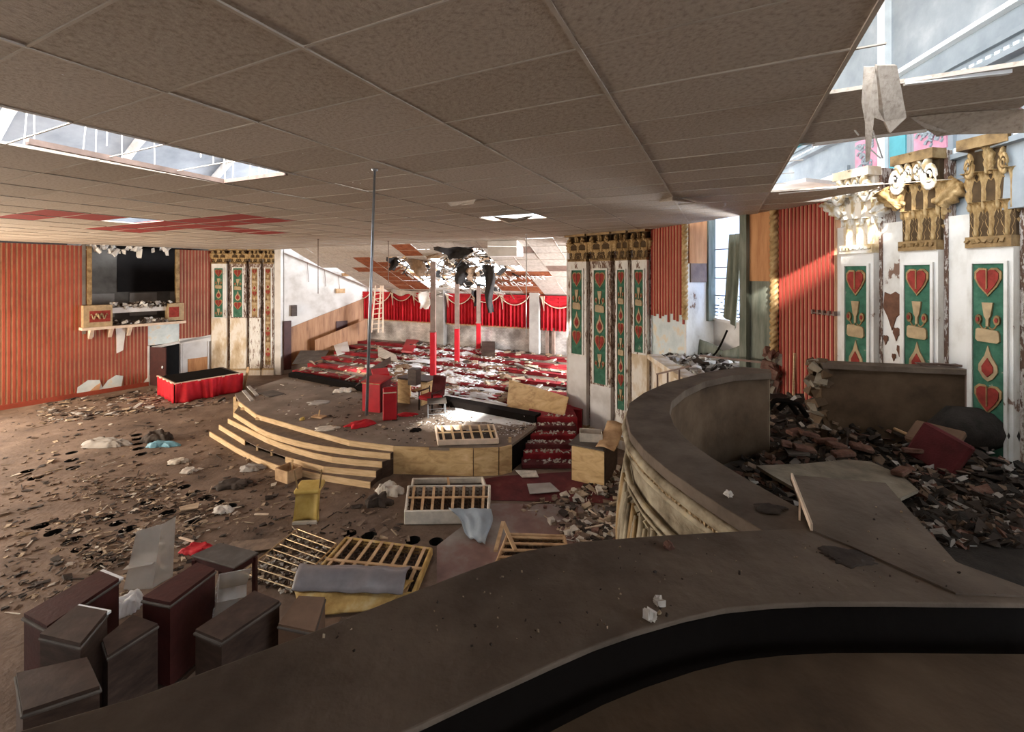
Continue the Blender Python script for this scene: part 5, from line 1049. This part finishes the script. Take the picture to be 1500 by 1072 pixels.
# ledge rubble under the window
m = MB()
for k in range(420):
    t, s = R(0, 1), R(0, 1); p = Vector((3.35+1.2*s*.9, 10.4-2.6*t, BZ)); p.x += .3*t
    m.chunk(p+ZZ*(R(0, .12)+.18*math.sin(t*3)), (R(.03, .22), R(.03, .14), R(.02, .08)), k % 4)
thing1(m, 'recess_rubble', [M['snow'], M['lt2'], M['plaster'], M['greymid']], 'heap of pale rubble and debris on the ledge under the window', 'rubble', kind='stuff')
m = MB(); a, b = P(958, 522, 9.6), P(1020, 562, 7.4); m.bar(a, b, .3, .1); thing1(m, 'plaster_beam', M['oldplaster'], 'pale plaster beam slanting beside the pilaster and curved rail', 'beam')
rt = empty('iron_bracket', P(965, 548, 8), 'thin rusty iron bracket standing beyond the curved rail', 'bracket')
MB().bar(P(962, 548, 8), P(1012, 536, 7.4), .03).build('top_bar', M['rust'], rt)
for px in (963, 978, 995): MB().bar(P(px, 547-(px-963)*.24, 8-(px-963)*.012), P(px, 580, 8-(px-963)*.012), .025).build('upright', M['rust'], rt)
# box interior: carpet flap, rubble, bricks, long-handled spade
def bf(px, py, h=0): p = F(px, py, BZ+h); return p
m = MB(); fl_ = [bf(x, y, .1) for x, y in ((1108,686),(1180,683),(1240,677),(1275,680),(1320,700),(1345,722),(1320,734),(1230,745),(1165,720),(1130,700))]
m.prism(fl_, ZZ*.03); thing1(m, 'plaster_slab', M['dullslab'], 'jagged pale plaster slab lying on the box floor behind the bridging board', 'slab')
m = MB(); cols = [M['char'], M['lt2'], M['brick'], M['lt1'], M['greymid']]
for k in range(3300):
    px, py = R(1080, 1500), R(598, 800)
    p = bf(px, py); 
    if p.x > 5.3 or (p.x < 1.9 and p.y < 2.9): continue
    hgt = .34*math.exp(-((px-1180)/60)**2-((py-620)/22)**2)+.22*math.exp(-((px-1290)/120)**2-((py-640)/30)**2)+.25*math.exp(-((px-1440)/70)**2-((py-640)/50)**2)
    s_ = R(.015, .085); m.chunk(p+ZZ*R(0, hgt+.03), (s_*R(.8, 2.2), s_, s_*R(.2, .6)), random.choice((0, 0, 1, 1, 1, 2, 3, 3, 0, 1, 4)))
thing1(m, 'box_rubble', cols, 'dark heap of brick and plaster rubble filling the balcony box', 'rubble', kind='stuff')
brk = [(1152,650,60,'brick lying highest on the heap by the rail gap'), (1165,632,20,'broken brick standing under the rail gap'), (1185,636,-10,'pale brick beside the standing brick'), (1210,645,-12,'long flat brick in the middle of the heap'), (1235,664,-5,'brick just behind the pale plaster slab'), (1178,657,-15,'small brick next to the grey plank'), (1262,655,-20,'half brick near the spade handle'), (1320,690,30,'reddish brick right of the pale plaster slab'), (1225,652,8,'thin brick sliver in the heap centre'), (1340,660,-30,'dusty brick below the spade blade')]
for px, py, az, lb_ in brk:
    p = bf(px, py, .16); m = MB(); m.box(p, (.21, .10, .05), rot(R(-15, 15), R(-12, 12), az)); bevel(thing1(m, 'brick', M['brick'], lb_, 'brick', 'bricks on the balcony box heap'), .01)
m = MB(); m.prism([bf(1147,652,.12), bf(1172,648,.14), bf(1187,668,.12), bf(1155,668,.1)], ZZ*.02); thing1(m, 'grey_plank', M['dusttop'], 'short grey plank sloping off the brick heap', 'plank')
rt = empty('spade', bf(1360, 650, .15), 'old spade with long wooden handle lying in the box', 'spade')
MB().tube([bf(1285, 617, .2), bf(1350, 645, .2)], .018, 8).build('handle', M['slat'], rt)
m = MB(); c0 = bf(1360, 649, .2); m.shell(lambda a, b: c0+Vector(((a-.3)*.28, (b-.5)*.19*(1-.3*a*a), .03*math.sin(b*math.pi)-.02*a)), 6, 6, (0, 0, -.01)); m.build('blade', M['plaster'], rt, True)
for pts_, lb_ in (([(1120,605),(1135,586),(1155,588),(1168,606)], 'left loop of black hose on the rubble in the rail gap'), ([(1140,600),(1152,588),(1170,592),(1182,610)], 'right loop of black hose on the rubble in the rail gap')):
    m = MB(); m.tube(resamp([P(x, y, 5.2) for x, y in pts_], 12), .03, 7); thing1(m, 'hose_loop', M['lip'], lb_, 'hose', smooth=True)
p = bf(1375, 690, .0); rt = empty('broken_red_seat', p, 'broken dark red theatre seat lying at the right edge of the box', 'seat'); q, r = local(p, 25)
m = MB(); m.box(q(0, 0, .22), (.1, .42, .4), r @ rot(20, 15)); bevel(m.build('seat_back', M['darkcarpet'], rt), .02); m = MB(); m.box(q(.18, .1, .3), (.32, .42, .08), r @ rot(0, -30)); bevel(m.build('seat_pan', M['carton'], rt), .02)
m = MB(); c0 = bf(1390, 655, .1); m.tube([c0+Vector((.0, .05, .1)), c0+Vector((.12, 0, .22)), c0+Vector((.5, -.1, .24))], [.2, .25, .22], 12); thing1(m, 'charred_drum', M['char'], 'charred round bundle at the far right of the box', 'drum', smooth=True)
# bits on the rails
for px, py, s_, mt, lb_ in ((953, 905, .030, 'plaster', 'larger white crumb on the near rail'), (964, 884, .022, 'plaster', 'smaller white crumb on the near rail'), (979, 803, .026, 'brick', 'small rusty brown lump on the near rail'), (1067, 726, .024, 'plaster', 'tiny pale chip on the curved rail')):
    m = MB(); p = F(px, py, PZ)
    for k in range(5): m.chunk(p+ZZ*s_*.4+Vector((R(-1, 1), R(-1, 1), R(-.3, .4)))*s_*.3, (s_, s_*.8, s_*.7))
    thing1(m, 'crumb', M[mt], lb_, 'debris')
heap(1240, 815, PZ, .20, .11, .008, 'lt2', 'dark round stain crust at the joint of the rails', 'stain crust', 'stain_crust', base=.001)
heap(1130, 745, PZ, .16, .08, .008, 'lt2', 'dark gritty crust on the near end of the curved rail', 'stain crust', 'stain_crust', base=.001)
# ------------------------------------------------------------------ dark cabinets and table at lower left
def dbox(quad, z, label, cat='cabinet', name='dark_cabinet', side='darkred', lip=.03, strip_=None, zb=0):
    a = [F(x, y, z) for x, y in quad]; c = sum(a, Vector())/4; rt = empty(name, Vector((c.x, c.y, zb)), label, cat)
    m = MB(); m.prism([p-(p-c)*.06-ZZ*(p.z-zb-.01 if 0 else 0) for p in [Vector((v.x, v.y, zb+.02)) for v in a]], ZZ*(z-zb-.04)); m.build('body', M[side], rt)
    m = MB(); m.prism([p-ZZ*lip for p in a], ZZ*lip); bevel(m.build('top', M['dusttop'], rt), .008)
    m = MB(); e0, e1 = a[0], a[1]; m.prism([Vector((v.x, v.y, zb)) for v in [p-(p-c)*.03 for p in a]], ZZ*.05); m.build('plinth', M['darkwood'], rt)
    if strip_: m = MB(); m.bar(a[strip_[0]]+ZZ*.012, a[strip_[1]]+ZZ*.012, .04, .025); m.build('metal_strip', M['tbarwhite'], rt)
dbox([(30,905),(148,838),(178,850),(66,925)], .95, 'long dark cabinet with pale metal end strip at the left edge', strip_=(1, 2))
dbox([(205,880),(248,889),(318,836),(290,826)], .95, 'tall dark red-sided cabinet left of the acrylic box')
dbox([(282,927),(323,944),(413,882),(374,866)], .8, 'low dark cabinet nearest the balcony rail with dusty top', side='darkwood')
dbox([(148,940),(156,966),(234,916),(195,902)], .8, 'dark cabinet tilted between the two taller ones', side='darkwood')
dbox([(55,935),(113,890),(160,899),(118,950)], 1.0, 'dark box with white edge strip in the lower left corner', strip_=(1, 2), side='darkwood')
dbox([(20,990),(130,965),(150,1010),(30,1050)], .9, 'dark cabinet just below the lower left corner', side='darkwood')
dbox([(405,918),(437,874),(478,876),(462,930)], .75, 'brown cardboard-coloured case beside the folded yellow cover', name='brown_case', cat='case', side='carton')
p = [F(x, y, .76) for x, y in ((279,813),(343,831),(379,808),(323,794))]; c = sum(p, Vector())/4; rt = empty('dark_table', Vector((c.x, c.y, 0)), 'small square dark table with dusty top near the brass-rod rack', 'table')
m = MB(); m.prism([v-ZZ*.03 for v in p], ZZ*.03); bevel(m.build('table_top', M['dusttop'], rt)); m = MB(); m.prism([v-(v-c)*.1-ZZ*.12 for v in p], ZZ*.09); m.build('apron', M['darkred'], rt)
for v in p: u_ = v-(v-c)*.12; MB().bar((u_.x, u_.y, 0), (u_.x, u_.y, .7), .05).build('leg', M['darkred'], rt)
# clear acrylic pieces
rt = empty('acrylic_sheet', F(200, 862), 'folded clear acrylic sheet standing upright left of the dark cabinets', 'acrylic sheet')
a, b, c, d = F(180, 866), F(222, 862), F(224, 862)+Vector((.02, .12, .85)), F(184, 866)+Vector((.05, .12, .78))
m = MB(); m.prism([a, b, c, d], (0, .012, 0)); m.build('front_pane', M['acrylic'], rt); m = MB(); m.prism([b, b+Vector((.1, .25, 0)), c+Vector((.05, .2, 0)), c], (.01, 0, 0)); m.build('side_pane', M['acrylic'], rt)
m = MB(); m.prism([a+ZZ*.3, b+ZZ*.34, b+Vector((.0, .3, .38)), a+Vector((0, .3, .34))], ZZ*.01); m.build('shelf_pane', M['acrylic'], rt)
rt = empty('acrylic_box', F(340, 890, .55), 'open clear acrylic box lying between the dark cabinets', 'acrylic box'); q, r = local(P(340, 868, 5.35), 35); r = r @ rot(25, 10, 0); q = (lambda L, rr: (lambda x, y, z: L+rr @ Vector((x, y, z))))(P(341, 868, 5.3), r)
for cc, ss, nm in (((0, 0, -.14), (.34, .34, .01), 'base_pane'), ((0, -.17, 0), (.34, .01, .28), 'side_pane'), ((0, .17, 0), (.34, .01, .28), 'side_pane'), ((-.17, 0, 0), (.01, .34, .28), 'side_pane')): m = MB(); m.box(q(*cc), ss, r); m.build(nm, M['acrylic'], rt)
heap(188, 893, 0, .34, .28, .3, 'plastic', 'crumpled white plastic bag between the left cabinets', 'bag', 'plastic_bag')
heap(235, 653, 0, .75, .3, .16, 'blue', 'crumpled light blue bag on the floor left of the steps', 'bag', 'blue_bag')
heap(232, 645, 0, .7, .45, .35, 'lt2', 'black heap of ash behind the blue bag', 'heap', 'ash_heap')
heap(262, 677, 0, .5, .25, .1, 'offwhite', 'pinkish white rag in the middle of the orchestra floor', 'rag', 'floor_rag')
heap(278, 690, 0, .3, .22, .1, 'plaster', 'small white crumpled paper near the row of floor holes', 'paper', 'crumpled_paper')
heap(327, 749, 0, .35, .22, .12, 'plaster', 'white crumple beside the last hole of the middle row', 'paper', 'crumpled_paper')
heap(370, 687, 0, .5, .3, .14, 'greymid', 'grey plaster lump left of the small plywood box', 'rubble', 'plaster_lump')
heap(342, 710, 0, .8, .5, .1, 'lt2', 'dark leafy debris pile left of the yellow chair', 'heap', 'debris_heap')
heap(567, 722, 0, .55, .35, .26, 'offwhite', 'crumpled off-white cloth at the foot of the curved steps', 'cloth', 'crumpled_cloth')
heap(552, 738, 0, .5, .35, .22, 'lt2', 'dark bundle just below the crumpled off-white cloth', 'bundle', 'dark_bundle')
heap(158, 652, 0, 1.0, .35, .25, 'greymid', 'grey slab-like mound on the far left floor', 'mound', 'plaster_lump')
heap(290, 806, 0, .55, .25, .1, 'redcloth', 'faded red rag behind the small dark table', 'rag', 'floor_rag')
heap(880, 690, 0, .8, .6, .25, 'plaster', 'pile of plaster chunks right of the plywood cabinet', 'rubble', 'plaster_lump')
for (pts, mt, lb_, nm, cat) in (([(693,698),(713,693),(792,700),(788,690)], 'lt4', '', '', ''),): pass
for quad, mt, lb_ in (([(755,692),(785,693),(789,700),(765,702)], 'lt4', 'pale torn card at the foot of the red stairs'), ([(772,712),(806,708),(820,722),(776,726)], 'greymid', 'grey cardboard flap on the dark red carpet'), ([(885,775),(912,768),(925,783),(898,790)], 'lt4', 'pale square card among the right rubble'), ([(340,795),(420,790),(412,806),(352,812)], 'lt1', 'flat brown board behind the small dark table'), ([(358,956),(404,918),(500,908),(470,960)], 'carton', 'brown hardboard sheet below the cardboard-coloured case'), ([(262,745),(292,738),(290,748),(265,752)], 'lt3', 'tan splintered board by the middle hole row')):
    m = MB(); m.prism([F(x, y, .02)+ZZ*R(0, .05) for x, y in quad], ZZ*.015); thing1(m, 'loose_board', M[mt], lb_, 'board')
for x0, y0, x1, y1, mt, lb_ in ((862,746,922,790,'cream','long white lath crossing another in the right rubble'), (857,774,895,766,'cream','shorter white lath under the long one'), (263,787,283,793,'cream','short white stick on the orchestra floor'), (373,753,393,753,'cream','thin white stick left of the yellow chair'), (850,792,905,797,'lt3','tan lath by the balcony rail'), (224,812,240,832,'lt3','broken picture-frame corner beside the acrylic sheet')):
    m = MB(); m.bar(F(x0, y0, .06), F(x1, y1, .08), .03, .02); thing1(m, 'loose_lath', M[mt], lb_, 'lath')
# ------------------------------------------------------------------ uncountable litter
def litter(name, label, poly, zf, n, mats, weights, s0, s1, flatness=.35, sticks=.15, parent=None):
    m = MB(); k = 0; tries = 0
    while k < n and tries < n*20:
        tries += 1; px = R(min(p[0] for p in poly), max(p[0] for p in poly)); py = R(min(p[1] for p in poly), max(p[1] for p in poly))
        if not inpoly(px, py, poly): continue
        p = F(px, py, zf(None) if not callable(zf) else .0 if zf(0) is None else zf(0)); 
        if mnoise.noise(Vector((p.x*.9, p.y*.9, 4)))+.25 < R(-.35, .35): continue
        s = s0+(s1-s0)*R(0, 1)**3; mi = random.choices(range(len(mats)), weights)[0]
        if R(0, 1) < sticks:
            g = R(0, 6.28); dd = Vector((math.cos(g), math.sin(g), R(-.05, .1)))*s*R(1.5, 3.5); m.bar(p+ZZ*.012, p+ZZ*.02+dd, R(.008, .025), R(.006, .015), mi)
        else: m.chunk(p+ZZ*s*flatness*.3, (s*R(.6, 1.6), s*R(.5, 1.0), s*flatness*R(.2, .7)), mi, .3, 12)
        k += 1
    return thing1(m, name, mats, label, 'litter', kind='stuff')
litter('floor_litter', 'splinters and plaster scraps scattered over the orchestra floor', [(0,600),(250,592),(345,600),(300,640),(430,705),(560,715),(600,790),(560,850),(300,850),(0,900)], lambda z: 0, 2300, LT, (6, 6, 1.6, .5), .012, .12)
litter('floor_litter', 'dense splinters around the rows of floor holes', [(100,700),(230,690),(340,735),(350,770),(240,810),(150,840),(90,800)], lambda z: 0, 1200, LT, (4, 4, 4, 1.5), .012, .10, sticks=.35)
litter('wall_litter', 'rubble strewn along the foot of the left wall', [(60,590),(250,565),(345,590),(260,600),(60,622)], lambda z: 0, 900, LT+[M['greymid']], (4, 4, 2, 1, 2), .03, .2)
litter('right_rubble', 'rubble heaped under the ornate balcony front', [(840,720),(900,690),(940,680),(945,800),(850,800),(800,770),(760,745)], lambda z: 0, 1700, LT+[M['brick'], M['offwhite']], (5, 4, 3, 2, 2, 2), .02, .17, .8)
litter('stage_litter', 'small scraps over the stage floor', [(350,578),(430,552),(600,588),(785,620),(740,648),(600,650),(450,625)], lambda z: SZ, 420, LT, (3, 3, 2, 2), .02, .1)
litter('stage_dust', 'white plaster crumbs on the right part of the stage', [(600,612),(660,592),(780,622),(760,640),(660,628),(600,628)], lambda z: SZ, 700, [M['snow'], M['plaster'], M['lt2']], (6, 3, 1), .006, .04)  # crumbs kept white to help imitate sunlight on the floor
def riser_litter(name, label, poly, n, mats, wts, s0, s1, piles):
    m = MB(); k = 0; tries = 0
    while k < n and tries < n*40:
        tries += 1; p = W(R(-15.2, -3.6), R(11.5, VB-.05)); v = p.dot(V); z = riser_z(v); px, py = proj((p.x, p.y, z))
        if not inpoly(px, py, poly): continue
        h = piles*max(0, mnoise.noise(Vector((p.x*.8, p.y*.8, 9)))+.1)
        if h < R(-.3, .05)*piles: continue
        s = s0+(s1-s0)*R(0, 1)**2.5; mi = random.choices(range(len(mats)), wts)[0]
        m.chunk(Vector((p.x, p.y, z+R(0, h))), (s*R(.6, 1.8), s*R(.5, 1.1), s*R(.06, .22)), mi, .3, 22); k += 1
    return thing1(m, name, mats, label, 'litter', kind='stuff')
riser_litter('riser_plaster', 'white fallen plaster covering the middle of the choir steps', [(560,545),(600,505),(720,500),(745,540),(720,585),(640,590),(600,570)], 4200, [M['snow'], M['plaster'], M['lt3'], M['lt1']], (7, 4, 2, 1), .015, .16, .14)
riser_litter('riser_debris', 'brown and tan wreckage along the choir steps', [(430,545),(500,500),(832,505),(832,600),(760,600),(600,580),(480,560)], 900, LT+[M['tatterbrown']], (4, 3, 3, 2, 2), .03, .32, .12)

# drifts of fallen plaster over the middle of the steps
m = MB()
for k in range(95):
    px, py = R(565, 748), R(504, 592); p = None
    for v in [11.2+.1*i for i in range(58)]:
        z = riser_z(v); q_ = F(px, py, z)
        if abs(q_.dot(V)-v) < .12: p = q_; break
    if p is None: continue
    wx, wy, h, ph = R(.5, 1.3), R(.3, .55), R(.04, .13), R(0, 9)
    def fn(a, b):
        x, y = a*2-1, b*2-1; e = max(0, 1-(x*x+y*y)**.5); rag = 1+.4*mnoise.noise(Vector((x*2, y*2, ph)))
        return p+U*(x*wx/2*rag)+V*(y*wy/2*rag)+ZZ*(-.02+h*e**.7*(.6+.9*abs(mnoise.noise(Vector((x*4+ph, y*4, 2)))))+.022*min(1, e*6))
    m.surf(fn, 12, 12, k % 3 == 2)
thing1(m, 'plaster_drifts', [M['snow'], M['tatterbrown']], 'soft drifts of white plaster over the middle choir steps', 'plaster', smooth=True, kind='stuff')

# grit on the rails
m = MB()
for k in range(420):
    px, py = R(380, 1480), R(700, 960)
    if not inpoly(px, py, [(420,955),(600,880),(770,815),(950,792),(1180,780),(1290,715),(1390,825),(1470,870),(1200,872),(1060,882),(930,915),(820,955)]): continue
    p = F(px, py, PZ+(.008 if px > 1200 else .001)); g = R(.0015, .0055)*(1.6 if R(0, 1) > .93 else 1); m.chunk(p+ZZ*g*.3, (g*1.5, g, g*.7), k % 3)
thing1(m, 'rail_grit', [M['lt1'], M['lt3'], M['lt2']], 'fine grit scattered on the near balcony rail', 'grit', kind='stuff')
